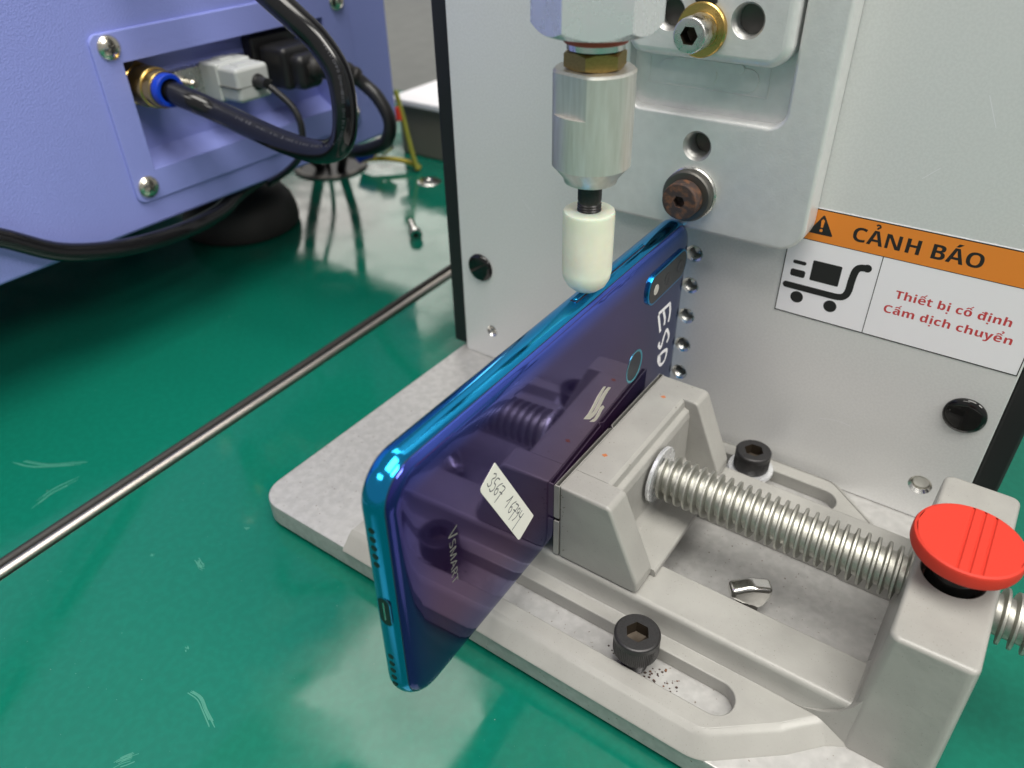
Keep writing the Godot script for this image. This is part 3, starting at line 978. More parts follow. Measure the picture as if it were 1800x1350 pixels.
# ------------------------------------------------------------------ press head
func build_press_head() -> void:
	var c := Vector3(2.25, 0, -96.4)
	var o := thing("press_head", "hanging aluminium press head with a cream nylon tip on the phone's edge", "press head", c + Vector3(0, 110.6, 0))
	var t := at(c.x, 0, c.z)
	var tip := Mb.new()
	tip.lathe([Vector2(0, 110.9), Vector2(2.0, 111.0), Vector2(4.0, 111.8), Vector2(5.6, 113.2), Vector2(6.6, 115.2), Vector2(7.0, 117.5), Vector2(7.05, 134.2), Vector2(6.8, 134.9), Vector2(6.3, 135.1), Vector2(3.3, 135.1), Vector2(3.25, 130)], t, 56)
	var to := put("nylon_tip", tip, M.nylon, o)
	var stud := Mb.new()
	var prof: Array = [Vector2(3.05, 130)]
	for k in 5:
		prof.append(Vector2(3.25, 134.0 + 0.7 * k)); prof.append(Vector2(3.0, 134.35 + 0.7 * k))
	prof.append_array([Vector2(3.2, 138.2), Vector2(3.2, 144.0)])
	stud.lathe(prof, t, 32)
	put("stud", stud, M.black_oxide, o, 25)
	var body := Mb.new()
	# turned body with a milled flat on its left front
	var segs := 72
	var fa := deg_to_rad(101)                    # direction of the flat, seen from above
	var rad := func(a: float, y: float) -> float:
		var d := absf(wrapf(a - fa, -PI, PI))
		var r := 10.15
		if y > 161.0 and d < 0.62: r = minf(r, 8.75 / cos(d))
		return r
	var ys: Array = [143.0, 143.1, 144.4, 147.0, 147.7, 161.0, 161.05, 170.6, 171.2]
	var rings: Array = []
	for y: float in ys:
		var ring := PackedVector3Array()
		for s in segs:
			var a := TAU * s / segs
			var r: float = rad.call(a, y)
			if y < 143.05: r = 5.4
			elif y < 144.0: r = 6.9
			elif y < 146.0: r = 7.3
			elif y < 147.5: r = 9.5
			elif y > 171.0: r -= 0.6
			ring.append(t * Vector3(cos(a) * r, y, sin(a) * r))
		rings.append(ring)
	var from := 0
	for k in rings.size() - 1:
		for s in segs:
			var q := (s + 1) % segs
			body.quad(rings[k][s], rings[k][q], rings[k + 1][q], rings[k + 1][s])
	for s in segs:
		var q := (s + 1) % segs
		body.tri(t * Vector3(0, 143.0, 0), rings[0][q], rings[0][s])
		body.tri(t * Vector3(0, 171.2, 0), rings[-1][s], rings[-1][q])
	body.fix(from)
	put("body", body, M.alu, o, 24)
	var bn := Mb.new()
	hexagon(Transform3D(Basis(Vector3.UP, deg_to_rad(-17.5)), Vector3(c.x, 171.2, c.z)), 7.7, 4.0, 0.4, bn)
	put("brass_nut", bn, M.old_brass, o, 20)
	var sp := Mb.new()
	sp.lathe([Vector2(0, 175.2), Vector2(6.2, 175.2), Vector2(7.0, 175.6), Vector2(7.0, 177.0), Vector2(0, 177.0)], t, 44)
	put("spacer_ring", sp, M.bright, o)
	var sr := Mb.new()
	sr.lathe([Vector2(0, 177.0), Vector2(7.6, 177.0), Vector2(7.9, 177.4), Vector2(7.8, 178.3), Vector2(6, 178.5), Vector2(6, 179.6)], t, 44)
	put("red_seal", sr, M.red_seal, o)
	var nut := Mb.new()
	hexagon(Transform3D(Basis(Vector3.UP, deg_to_rad(-30)), Vector3(c.x, 179.3, c.z)), 15.5, 18.0, 1.7, nut)
	put("coupling_nut", nut, M.zinc, o, 20)
	var shaft := Mb.new()
	shaft.lathe([Vector2(9, 198.2), Vector2(9, 290), Vector2(0, 290)], t, 40)
	put("shaft", shaft, M.bright, o)


# ------------------------------------------------------------------ vise
func build_vise() -> void:
	var o := thing("vise", "pale grey cast vise with threaded screw and red button holding the phone", "vise", Vector3(40, 11.5, -108.3))
	var zc := -108.3
	for s: float in [1.0, -1.0]:                 # front and rear half are mirror images
		var fl := Mb.new()
		# flange with an open slot; polygon in (x, -z): mirrored by s
		var pts: Array = [Vector2(-62, 59.5), Vector2(71, 59.5), Vector2(88.0, 45.6), Vector2(96, 37.0), Vector2(108, 34.0), Vector2(108, 24), Vector2(-62, 24), Vector2(-62, 42.4), Vector2(75.4, 42.4), Vector2(75.4, 53.6), Vector2(-62, 53.6)]
		var poly := rounded(pts, [0.0, 7.0, 8.0, 8.0, 0.0, 0.0, 0.0, 0.0, 5.5, 5.5, 0.0], 8)
		var tf := Transform3D(Basis(Vector3(1, 0, 0), Vector3(0, 0, s), Vector3(0, 1, 0)), Vector3(0, 11.7, zc))
		fl.prism(poly, tf, 5.4, 0.5, 2)
		# sloping skirt outside the flange
		var edge: Array = [Vector2(-62, 59.5)]
		var outer := rounded([Vector2(-62, 40), Vector2(-62, 59.4), Vector2(71, 59.4), Vector2(88.0, 45.5), Vector2(96, 36.9), Vector2(104.5, 31.6), Vector2(104.5, 28)], [0.0, 0.0, 7.0, 8.0, 8.0, 0.0, 0.0], 6)
		var line: Array = []
		for i in range(1, outer.size() - 1): line.append(outer[i])
		var offs: Array = [[0.0, 5.1], [1.1, 4.8], [2.0, 4.0], [5.6, 0.3], [5.9, -0.3]] if s > 0 else [[0.0, 5.1], [1.1, 4.8], [2.0, 4.0], [3.2, 0.3], [3.3, -0.1]]
		var prev: Array = []
		for f: Array in offs:
			var ring: Array = []
			for i in line.size():
				var a: Vector2 = (line[i] - line[maxi(i - 1, 0)]); var b2: Vector2 = (line[mini(i + 1, line.size() - 1)] - line[i])
				var d: Vector2 = (a.normalized() + b2.normalized()).normalized()
				var nrm := Vector2(-d.y, d.x)
				if nrm.y < 0: nrm = -nrm
				var p: Vector2 = line[i] + nrm * f[0]
				ring.append(tf * Vector3(p.x, p.y, f[1] + (0.3 if f[0] == 0.0 else 0.0)))
			if prev.size():
				for i in ring.size() - 1:
					if s > 0: fl.quad(prev[i], ring[i], ring[i + 1], prev[i + 1])
					else: fl.quad(prev[i], prev[i + 1], ring[i + 1], ring[i])
			prev = ring
		put("slotted_flange", fl, M.paint, o, 50)
		# guide rail
		var rail := Mb.new()
		var z0 := zc + s * 20.0
		var z1 := zc + s * 36.4
		# profile in (z offset, y), swept along x
		var prof: Array = [Vector2(20.0, 11.7), Vector2(20.0, 25.4), Vector2(20.6, 26.0), Vector2(34.6, 26.0), Vector2(35.5, 25.75), Vector2(36.2, 25.0), Vector2(36.4, 24.0), Vector2(36.5, 21.4), Vector2(36.9, 19.2), Vector2(37.6, 17.8), Vector2(38.8, 17.2), Vector2(40.0, 17.12)]
		for i in prof.size() - 1:
			var p: Vector2 = prof[i]; var q: Vector2 = prof[i + 1]
			# the foot fillet stops short of the block, where the web takes over
			var xa := 97.0 if p.x > 37.0 else 105.0
			var xb := 97.0 if q.x > 37.0 else 105.0
			var A := Vector3(-62, p.y, zc + s * p.x); var B := Vector3(-62, q.y, zc + s * q.x)
			var C := Vector3(xb, q.y, zc + s * minf(q.x, 37.7)); var D := Vector3(xa, p.y, zc + s * minf(p.x, 37.7))
			if s > 0: rail.quad(A, B, C, D)
			else: rail.quad(A, D, C, B)
		put("guide_rail", rail, M.paint, o, 50)
	# end block that carries the screw
	var eb := Mb.new()
	var holes: Array = [hole(Vector2(113.0, 102.2), 8.1)]
	var zf := 73.2; var zb := 143.6
	var blk := rounded(rect(103.6, zf, 124.0, zb), 2.6, 4)
	eb.prism(blk, flat_y(11.6), 44.9, 1.3, 3, holes)
	# draft: the block widens towards its foot
	for i in eb.v.size():
		var p := eb.v[i]
		var k := (56.4 - p.y) / 45.0
		p.x += (p.x - 114.0) / 10.2 * 1.3 * k
		p.z += (p.z + 108.4) / 35.0 * 3.4 * k
		eb.v[i] = p
	eb.lathe([Vector2(8.1, 56.5), Vector2(7.6, 56.0), Vector2(7.6, 46), Vector2(0, 46)], at(113.0, 0, -102.2), 40)
	# curved webs that run from the block down onto the flanges
	for s: float in [1.0, -1.0]:
		var web := PackedVector2Array([Vector2(86, 11.65), Vector2(108, 11.65), Vector2(108, 36), Vector2(104.3, 31.0), Vector2(102.4, 26.4), Vector2(99.8, 22.6), Vector2(96.2, 19.6), Vector2(91.5, 17.8), Vector2(86, 17.2)])
		var wf := at(0, 0, -88.9) if s > 0 else at(0, 0, -145.9)
		var from := eb.v.size()
		eb.prism(web, wf, 18.2)
		for i in range(from, eb.v.size()):
			var p := eb.v[i]
			var off := 34.9 + 3.4 * (56.4 - p.y) / 45.0
			if s > 0 and p.z > -80: p.z = -108.4 + off
			elif s < 0 and p.z < -136: p.z = -108.4 - off
			eb.v[i] = p
	var ebo := put("end_block", eb, M.paint, o, 45)
	# fixed jaw behind the phone
	var fj := Mb.new()
	fj.rbox(Vector3(-40, 25.6, -143.8), Vector3(-2.4, 56.3, -72.6), 1.5, 2)
	fj.rbox(Vector3(-46, 11.8, -142.9), Vector3(-22, 40, -73.5), 1.5, 2)
	put("fixed_jaw", fj, M.paint, o)
	build_movable_jaw(o)
	# lead screw
	var sc := Mb.new()
	thread(sc, 26.0, 151.0, Vector2(43.4, -108.3), 5.6, 7.8, 3.0)
	var lead := put("lead_screw", sc, M.screw_zinc, o, 35)
	var ws := Mb.new()
	ws.lathe([Vector2(0, 0), Vector2(9.6, 0), Vector2(9.9, 0.3), Vector2(9.9, 1.1), Vector2(9.6, 1.4), Vector2(0, 1.4)], lathe_x(25.8, 43.4, -108.3), 44)
	put("washer", ws, M.zinc, lead)
	# red quick release button
	var btn := Mb.new()
	var bt := at(113.0, 0, -102.2)
	btn.lathe([Vector2(0, 65.2), Vector2(12.2, 65.2), Vector2(12.9, 65.6), Vector2(13.2, 66.4), Vector2(13.2, 69.0), Vector2(12.9, 69.7), Vector2(12.3, 70.0)], bt, 72)
	# top face with three grooves along z
	var xs: Array = [-12.3]
	for g: float in [-1.0, 1.7, 4.4]:
		xs.append_array([g - 0.38, g - 0.1, g + 0.1, g + 0.38])
	xs.append(12.3)
	for i in xs.size() - 1:
		var xa: float = xs[i]; var xb: float = xs[i + 1]
		var ya := 69.66 if (i % 4 == 2 or i % 4 == 3) and i > 0 else 70.0
		var yb := 69.66 if ((i + 1) % 4 == 2 or (i + 1) % 4 == 3) and i + 1 < xs.size() - 1 else 70.0
		var n := 12 if i % 4 == 0 else 1
		for k in n:
			var x0 := lerpf(xa, xb, float(k) / n); var x1 := lerpf(xa, xb, float(k + 1) / n)
			var y0 := lerpf(ya, yb, float(k) / n); var y1 := lerpf(ya, yb, float(k + 1) / n)
			var h0 := sqrt(maxf(0, 12.3 * 12.3 - x0 * x0)); var h1 := sqrt(maxf(0, 12.3 * 12.3 - x1 * x1))
			btn.quad(bt * Vector3(x0, y0, h0), bt * Vector3(x1, y1, h1), bt * Vector3(x1, y1, -h1), bt * Vector3(x0, y0, -h0))
	var bo := put("release_button", btn, M.red, o, 30)
	var stem := Mb.new()
	stem.lathe([Vector2(6.4, 47), Vector2(6.4, 65.3), Vector2(0, 65.3)], bt, 44)
	put("stem", stem, M.black_gloss, bo)

func thread(mb: Mb, x0: float, x1: float, c: Vector2, r0: float, r1: float, pitch: float) -> void:
	var per := 28
	var turns := (x1 - x0) / pitch
	var steps := int(turns * per)
	var prof: Array = [Vector2(0.0, r0), Vector2(0.44, r0), Vector2(0.52, r0 + 0.3), Vector2(0.58, r1 - 0.25), Vector2(0.63, r1), Vector2(0.85, r1), Vector2(0.90, r1 - 0.25), Vector2(0.96, r0 + 0.3), Vector2(1.0, r0)]
	for s in steps:
		var a0 := TAU * s / per; var a1 := TAU * (s + 1) / per
		var b0 := x0 + pitch * s / per; var b1 := x0 + pitch * (s + 1) / per
		for k in prof.size() - 1:
			var p: Vector2 = prof[k]; var q: Vector2 = prof[k + 1]
			var A := Vector3(b0 + p.x * pitch, c.x + cos(a0) * p.y, c.y + sin(a0) * p.y)
			var B := Vector3(b0 + q.x * pitch, c.x + cos(a0) * q.y, c.y + sin(a0) * q.y)
			var C := Vector3(b1 + q.x * pitch, c.x + cos(a1) * q.y, c.y + sin(a1) * q.y)
			var D := Vector3(b1 + p.x * pitch, c.x + cos(a1) * p.y, c.y + sin(a1) * p.y)
			mb.quad(A, D, C, B)
	mb.lathe([Vector2(r0, 0), Vector2(r0, pitch * 1.05), Vector2(0, pitch * 1.05)], lathe_x(x1 - 0.1, c.x, c.y), 28)

func build_movable_jaw(o: Node3D) -> void:
	var zf := -72.6; var zb := -143.8
	var jaw := Mb.new()
	# wall, seen from the side as a polygon in (x, y); two ribs that slope down to the right, with a pocket between them
	var side := rounded([Vector2(9.5, 26.1), Vector2(37.8, 26.1), Vector2(37.6, 30.5), Vector2(26.6, 56.4), Vector2(9.5, 56.4)], [0.0, 1.6, 3.2, 2.4, 0.0], 5)
	jaw.prism(side, flat_z(-82.4), 9.8, 1.0, 3, [], 0.5)
	jaw.prism(side, flat_z(zb), 9.8, 0.5, 3, [], 1.0)
	# wall between the ribs, with a small ledge under its top
	var wall: Array = [Vector2(9.5, 26.2), Vector2(39.3, 26.2), Vector2(39.3, 28.2), Vector2(38.6, 28.9), Vector2(27.0, 29.2), Vector2(25.0, 31.5), Vector2(24.6, 50.0), Vector2(24.0, 52.4), Vector2(22.3, 53.2), Vector2(21.9, 55.6), Vector2(20.8, 56.4), Vector2(9.5, 56.4)]
	jaw.prism(rounded(wall, [0.0, 0.3, 0.5, 0.6, 2.0, 2.0, 1.2, 1.0, 0.6, 0.8, 0.6, 0.0], 4), flat_z(-134.2), 52.0)
	var jo := put("movable_jaw", jaw, M.paint, o, 50)
	for c: Vector2 in [Vector2(15.1, -131.5), Vector2(13.5, -93.1)]:
		var sp := Mb.new()
		sp.prism(rounded([Vector2(c.x - 1.1, -c.y - 0.4), Vector2(c.x + 0.2, -c.y - 0.9), Vector2(c.x + 1.0, -c.y + 0.1), Vector2(c.x - 0.1, -c.y + 0.8)], 0.2, 2), flat_y(56.4), 0.05)
		put("rust_spot", sp, M.rust_spot, jo)
	# dark chips in the paint along the edges
	var rng := RandomNumberGenerator.new()
	rng.seed = 5
	var chips := Mb.new()
	for i in 26:
		var k := rng.randf()
		var q: Vector3
		var t2: Transform3D
		if i < 12:                                            # top face, near its edges
			q = Vector3(10.5 + rng.randf() * 14.0, 56.41, -74.2 - rng.randf() * 68.0)
			t2 = Transform3D(Basis(Vector3(1, 0, 0), Vector3(0, 0, -1), Vector3(0, 1, 0)), q)
		else:                                                 # front face, along its left edge
			q = Vector3(9.9 + absf(rng.randfn(0.0, 1.2)), 28.5 + rng.randf() * 26.0, -72.59)
			t2 = at(q.x, q.y, q.z)
		var r := rng.randf_range(0.1, 0.32)
		chips.prism(rounded([Vector2(-r, -r * 0.6), Vector2(r * 0.9, -r * 0.8), Vector2(r * 0.7, r), Vector2(-r * 0.6, r * 0.5)], r * 0.2, 2), t2, 0.02)
	var ch := put("paint_chips", chips, M.chip, jo)
	ch.set_meta("kind", "stuff")
	# face plate with a V groove down its middle and one across
	var mid := 106.6
	for half: Array in [[26.2, 41.4], [42.6, 56.4]]:
		var pl := Mb.new()
		var pts: Array = [Vector2(7.5, -zf), Vector2(7.5, mid - 1.1), Vector2(8.6, mid), Vector2(7.5, mid + 1.1), Vector2(7.5, -zb), Vector2(9.4, -zb), Vector2(9.4, -zf)]
		var poly := PackedVector2Array()
		for p: Vector2 in pts: poly.append(p)
		pl.prism(poly, flat_y(half[0]), half[1] - half[0], 0.35, 2, [], 0.35)
		put("jaw_plate", pl, M.paint, jo, 30)


# ------------------------------------------------------------------ phone
func build_phone() -> void:
	var pivot := Vector3(7.4, 59, -72)
	var turn := Basis(Vector3(0.99936, -0.00418, -0.03541), Vector3(0.00352, 0.99982, -0.0185), Vector3(0.03548, 0.01836, 0.9992)).orthonormalized()
	var o := thing("smartphone", "glossy blue and purple smartphone standing on its long edge in the vise", "phone", pivot, "", turn)
	var x0 := -0.8; var x1 := 7.5; var y0 := 30.1; var y1 := 110.6; var z0 := -166.7; var z1 := -2.0
	var outline := func(ins: float, n := 9) -> PackedVector2Array:   # in (-z, y)
		return rounded(rect(-z1 + ins, y0 + ins, -z0 - ins, y1 - ins), maxf(11.0 - ins, 2.0), n)
	# metal frame: rounded section all round
	var fr := Mb.new()
	var sect: Array = [[-0.8, 2.4], [-0.65, 1.6], [-0.25, 1.0], [0.4, 0.52], [1.2, 0.2], [2.0, 0.05], [2.6, 0.0], [3.2, 0.05], [4.0, 0.2], [4.8, 0.5], [5.45, 0.95], [5.9, 1.45]]
	var rings: Array = []
	for s: Array in sect:
		var ring: Array = []
		for p: Vector2 in outline.call(s[1]): ring.append(Vector3(s[0], p.y, -p.x))
		rings.append(ring)
	for k in rings.size() - 1:
		var m: int = rings[k].size()
		for i in m:
			var j := (i + 1) % m
			fr.quad(rings[k][i], rings[k][j], rings[k + 1][j], rings[k + 1][i])
	fr.fix(0)
	put("frame", fr, M.phone_frame, o, 45)
	# glass back with curved edges, colour gradient laid along it
	var bk := Mb.new()
	bk.has_uv = true
	var bsect: Array = [[5.9, 1.5], [6.3, 1.7], [6.75, 2.2], [7.1, 3.0], [7.33, 4.0], [7.45, 5.6], [7.5, 8.0]]
	var brings: Array = []
	for s: Array in bsect:
		var ring: Array = []
		for p: Vector2 in outline.call(s[1]): ring.append(Vector3(s[0], p.y, -p.x))
		brings.append(ring)
	var uvof := func(p: Vector3) -> Vector2: return Vector2((z1 - p.z) / (z1 - z0), 1.0 - (p.y - y0) / (y1 - y0)) if false else Vector2((z1 - p.z) / (z1 - z0), (p.y - y0) / (y1 - y0))
	for k in brings.size() - 1:
		var m: int = brings[k].size()
		for i in m:
			var j := (i + 1) % m
			var q: Array = [brings[k][i], brings[k][j], brings[k + 1][j], brings[k + 1][i]]
			bk.quad_uv(q[0], q[1], q[2], q[3], uvof.call(q[0]), uvof.call(q[1]), uvof.call(q[2]), uvof.call(q[3]))
	var cp := PackedVector2Array()
	for p: Vector3 in brings[-1]: cp.append(Vector2(-p.z, p.y))
	var idx := Geometry2D.triangulate_polygon(cp)
	for i in range(0, idx.size(), 3):
		var q: Array = []
		for k in 3: q.append(Vector3(7.5, cp[idx[i + k]].y, -cp[idx[i + k]].x))
		var nn: Vector3 = (q[1] - q[0]).cross(q[2] - q[0])
		if nn.x < 0: q = [q[0], q[2], q[1]]
		bk.v.append_array([q[0], q[1], q[2]])
		bk.uv.append_array([uvof.call(q[0]), uvof.call(q[1]), uvof.call(q[2])])
	# side strips wound outwards
	for i in range(0, bk.v.size(), 3):
		var nn := (bk.v[i + 1] - bk.v[i]).cross(bk.v[i + 2] - bk.v[i])
		if nn.x < 0:
			var s2 := bk.v[i + 1]; bk.v[i + 1] = bk.v[i + 2]; bk.v[i + 2] = s2
			var u2 := bk.uv[i + 1]; bk.uv[i + 1] = bk.uv[i + 2]; bk.uv[i + 2] = u2
	var back := put("back_glass", bk, M.phone_back, o, 50)
	var seam := Mb.new()
	seam.prism(outline.call(1.38), flat_x(5.72), 0.3)
	put("seam", seam, M.phone_seam, back)
	var scr := Mb.new()
	scr.prism(outline.call(2.2), Transform3D(Basis(Vector3(0, 0, -1), Vector3(0, 1, 0), Vector3(-1, 0, 0)), Vector3(0.3, 0, 0)), 1.5, 0.4, 2)
	put("screen", scr, M.phone_glass, o)
	# charging port and speaker holes on the end towards the camera
	var port := Mb.new()
	port.prism(rounded(rect(1.2, 63.7, 4.7, 73.0), 1.7, 6), flat_z(z1 - 1.0), 1.03)
	put("charging_port", port, M.port, o)
	var rim := Mb.new()
	var ro := rounded(rect(0.95, 63.45, 4.95, 73.25), 1.95, 6)
	var ri := rounded(rect(1.2, 63.7, 4.7, 73.0), 1.7, 6)
	for i in ro.size():
		var j := (i + 1) % ro.size()
		rim.quad(Vector3(ro[i].x, ro[i].y, z1 + 0.01), Vector3(ro[j].x, ro[j].y, z1 + 0.01), Vector3(ri[j].x, ri[j].y, z1 + 0.06), Vector3(ri[i].x, ri[i].y, z1 + 0.06))
	put("port_rim", rim, M.phone_frame, o)
	var tongue := Mb.new()
	tongue.rbox(Vector3(2.5, 65.2, z1 - 0.6), Vector3(3.0, 71.5, z1 + 0.045), 0.1, 1)
	put("port_tongue", tongue, M.bright, o)
	for y: float in [94.7, 92.0, 89.35, 86.7, 84.1, 51.2, 48.4, 45.6, 42.8, 40.0]:
		var h := Mb.new()
		h.lathe([Vector2(0, 0.02), Vector2(0.78, 0.02), Vector2(0.88, 0.0)], lathe_z(2.6, y, z1), 16)
		put("speaker_hole", h, M.port, o)
	# buttons on the upper edge
	var b1 := Mb.new()
	b1.rbox(Vector3(1.9, y1 - 0.4, -133), Vector3(3.6, y1 + 0.75, -110), 0.5, 2)
	var vb := put("volume_button", b1, M.phone_frame, o)
	var g1 := Mb.new()
	g1.rbox(Vector3(1.6, y1 - 0.5, -133.5), Vector3(3.9, y1 + 0.10, -109.5), 0.3, 1)
	put("gap", g1, M.phone_seam, vb)
	var b2 := Mb.new()
	b2.rbox(Vector3(1.9, y1 - 0.4, -101), Vector3(3.6, y1 + 0.75, -89), 0.5, 2)
	var pb := put("power_button", b2, M.phone_frame, o)
	var g2 := Mb.new()
	g2.rbox(Vector3(1.6, y1 - 0.5, -101.5), Vector3(3.9, y1 + 0.10, -88.5), 0.3, 1)
	put("gap", g2, M.phone_seam, pb)
	# camera island
	var isl := Mb.new()
	var ip := rounded(rect(129.4, 89.9, 161.4, 101.2), 5.3, 8)
	isl.prism(ip, flat_x(7.3), 1.1, 0.25, 2)
	var io := put("camera_island", isl, M.phone_frame, o)
	var ig := Mb.new()
	ig.prism(Mb.inset(ip if Mb.area(ip) > 0 else ip, 0.7), flat_x(8.2), 0.28, 0.08, 1)
	put("cover_glass", ig, M.phone_glass, io)
	for c: Vector2 in [Vector2(144.5, 95.4), Vector2(155.2, 95.5)]:
		var le := Mb.new()
		le.lathe([Vector2(0, 0), Vector2(2.3, 0), Vector2(2.3, 0.05), Vector2(1.5, 0.07), Vector2(1.3, 0.02), Vector2(0, 0.02)], lathe_x(8.47, c.y, -c.x), 32)
		put("camera_lens", le, M.lens_rim, io)
	var fl := Mb.new()
	fl.lathe([Vector2(0, 0), Vector2(1.9, 0), Vector2(1.8, 0.1), Vector2(0, 0.2)], lathe_x(8.47, 95.1, -135.4), 28)
	put("flash", fl, M.flash, io)
	# fingerprint reader
	var fp := Mb.new()
	fp.lathe([Vector2(6.1, 0.0), Vector2(6.1, 0.10), Vector2(5.6, 0.10), Vector2(5.3, 0.02)], lathe_x(7.5, 70.0, -125.6), 64)
	var fo := put("fingerprint_ring", fp, M.sensor_ring, o)
	var fd := Mb.new()
	fd.lathe([Vector2(0, 0.02), Vector2(5.35, 0.02), Vector2(5.4, 0.0)], lathe_x(7.5, 70.0, -125.6), 48)
	put("fingerprint_pad", fd, M.sensor, fo)
	# surface frame for print: x = reading direction (down the phone's width), y = towards its camera end
	var st := func(y: float, z: float, lift: float) -> Transform3D:
		return Transform3D(Basis(Vector3(0, -1, 0), Vector3(0, 0, -1), Vector3(1, 0, 0)), Vector3(7.5 + lift, y, z))
	lettering("lettering", "V", M.dim_print, o, st.call(80.0, -21.4, 0.03), 3.4, 3.6, false)
	lettering("lettering", "SMART", M.dim_print, o, st.call(76.3, -21.6, 0.03), 15.2, 2.5, false)
	# emblem: two slanted strokes that end in a hook
	var em := Mb.new()
	var et := Transform3D(Basis(Vector3(0, 0, -1), Vector3(0, 1, 0), Vector3(1, 0, 0)), Vector3(7.5, 0, 0))
	em.prism(PackedVector2Array([Vector2(89.6, 70.5), Vector2(92.5, 70.7), Vector2(95.1, 71.8), Vector2(98.2, 73.8), Vector2(100.8, 74.8), Vector2(102.4, 75.2), Vector2(104.1, 74.2), Vector2(102.3, 73.5), Vector2(100.1, 72.1), Vector2(97.2, 70.3), Vector2(94.7, 69.3), Vector2(96.7, 69.2), Vector2(99.2, 70.8), Vector2(101.4, 72.2), Vector2(103.7, 73.0), Vector2(105.9, 73.0), Vector2(108.0, 71.5), Vector2(106.1, 71.2), Vector2(103.8, 70.2), Vector2(101.2, 68.4), Vector2(98.6, 67.2), Vector2(96.3, 67.1), Vector2(94.2, 67.5)]), et, 0.06)
	em.prism(PackedVector2Array([Vector2(94.0, 66.7), Vector2(97.1, 66.0), Vector2(99.4, 66.7), Vector2(101.3, 67.9), Vector2(103.1, 67.5), Vector2(104.2, 66.0), Vector2(102.6, 65.7), Vector2(101.0, 64.7), Vector2(99.0, 64.1), Vector2(97.2, 64.5)]), et, 0.06)
	put("emblem", em, M.silver, o)
	# white marker writing: E S D
	var mk := Mb.new()
	for s: Array in [
		[Vector2(152.6, 81.9), Vector2(147.3, 82.1), Vector2(142.4, 82.3)],
		[Vector2(142.5, 81.9), Vector2(144.5, 77.2), Vector2(146.1, 73.2)],
		[Vector2(146.8, 81.4), Vector2(149.0, 77.4), Vector2(149.2, 74.6)],
		[Vector2(152.4, 81.8), Vector2(153.5, 77.5), Vector2(153.0, 74.0)],
		[Vector2(153.9, 64.8), Vector2(155.3, 66.4), Vector2(154.3, 68.9), Vector2(152.0, 71.0), Vector2(150.2, 68.8), Vector2(148.6, 65.5), Vector2(146.0, 67.6), Vector2(146.9, 68.6)],
		[Vector2(147.2, 62.8), Vector2(147.5, 60.3), Vector2(150.5, 56.8), Vector2(153.9, 56.8), Vector2(155.1, 59.1), Vector2(154.9, 61.0), Vector2(151.3, 62.1), Vector2(148.0, 62.1)],
		[Vector2(148.2, 62.2), Vector2(149.4, 58.2)]]:
		mk.stroke(s, 1.4, et, 0.05)
	put("marker_writing", mk, M.marker, o)
	# paper sticker with pencilled numbers
	var c := Vector2(44.9, 68.5)                          # centre in (-z, y)
	var ux := Vector2(17.6, -34.0).normalized()           # reading direction
	var uy := Vector2(-ux.y, ux.x)
	if uy.x < 0: uy = -uy
	var sp := Mb.new()
	var quad_pts: Array = [Vector2(41.6, 87.7), Vector2(60.8, 53.3), Vector2(52.8, 49.9), Vector2(34.6, 83.6)]
	sp.prism(rounded(quad_pts, [0.3, 0.5, 1.2, 1.4], 4), flat_x(7.5), 0.12)
	var stk := put("number_sticker", sp, M.paper, o)
	stk.set_meta("label", "white paper sticker with handwritten numbers")
	var O := Vector2(41.6, 87.7)
	var ax := (Vector2(60.8, 53.3) - O).normalized()      # along the long edge
	var dn := (Vector2(34.8, 84.2) - O).normalized()      # across, away from the upper edge
	var hw := Transform3D(Basis(Vector3(0, ax.y, -ax.x), Vector3(0, -dn.y, dn.x), Vector3(1, 0, 0)), Vector3(7.62, O.y, -O.x))
	var ink := Mb.new()
	var digits := {
		"3": [[Vector2(0.1, 3.6), Vector2(1.2, 4.1), Vector2(1.7, 3.3), Vector2(0.8, 2.2), Vector2(1.6, 1.2), Vector2(1.0, 0.1), Vector2(-0.2, 0.5)]],
		"5": [[Vector2(1.9, 4.0), Vector2(0.5, 3.7), Vector2(0.2, 2.2), Vector2(1.3, 2.0), Vector2(1.6, 0.8), Vector2(0.7, -0.3), Vector2(-0.4, 0.0)]],
		"6": [[Vector2(1.7, 4.0), Vector2(0.5, 2.6), Vector2(0.2, 0.9), Vector2(0.9, 0.0), Vector2(1.6, 0.9), Vector2(1.1, 1.9), Vector2(0.2, 1.3)]],
		"7": [[Vector2(-0.2, 3.5), Vector2(0.9, 3.8), Vector2(1.8, 3.5), Vector2(1.2, 1.6), Vector2(0.6, -1.4)], [Vector2(0.1, 1.7), Vector2(1.0, 1.9), Vector2(1.9, 1.8)]],
		"1": [[Vector2(-0.8, 1.6), Vector2(0.3, 3.0), Vector2(0.9, 4.2), Vector2(0.6, 2.0), Vector2(0.2, 0.0)]],
		"9": [[Vector2(1.5, 3.2), Vector2(0.6, 3.6), Vector2(0.1, 2.6), Vector2(0.7, 1.9), Vector2(1.5, 2.8), Vector2(1.2, 0.8), Vector2(0.2, -0.8)]],
		"4": [[Vector2(0.2, 3.8), Vector2(0.1, 2.2), Vector2(1.0, 1.9), Vector2(1.8, 2.4)], [Vector2(1.9, 3.6), Vector2(1.3, 1.0), Vector2(0.7, -2.6)]]}
	var x := 2.4
	for ch: String in ["3", "5", "6", "7", " ", "1", "6", "7", "9", "4"]:
		if ch == " ":
			x += 5.2; continue
		for s: Array in digits[ch]:
			var moved: Array = []
			for p: Vector2 in s: moved.append(Vector2(x + p.x * 1.2, -5.7 + p.y * 0.98))
			ink.stroke(moved, 0.32, hw, 0.03)
		x += 2.75
	put("handwriting", ink, M.ink, stk)


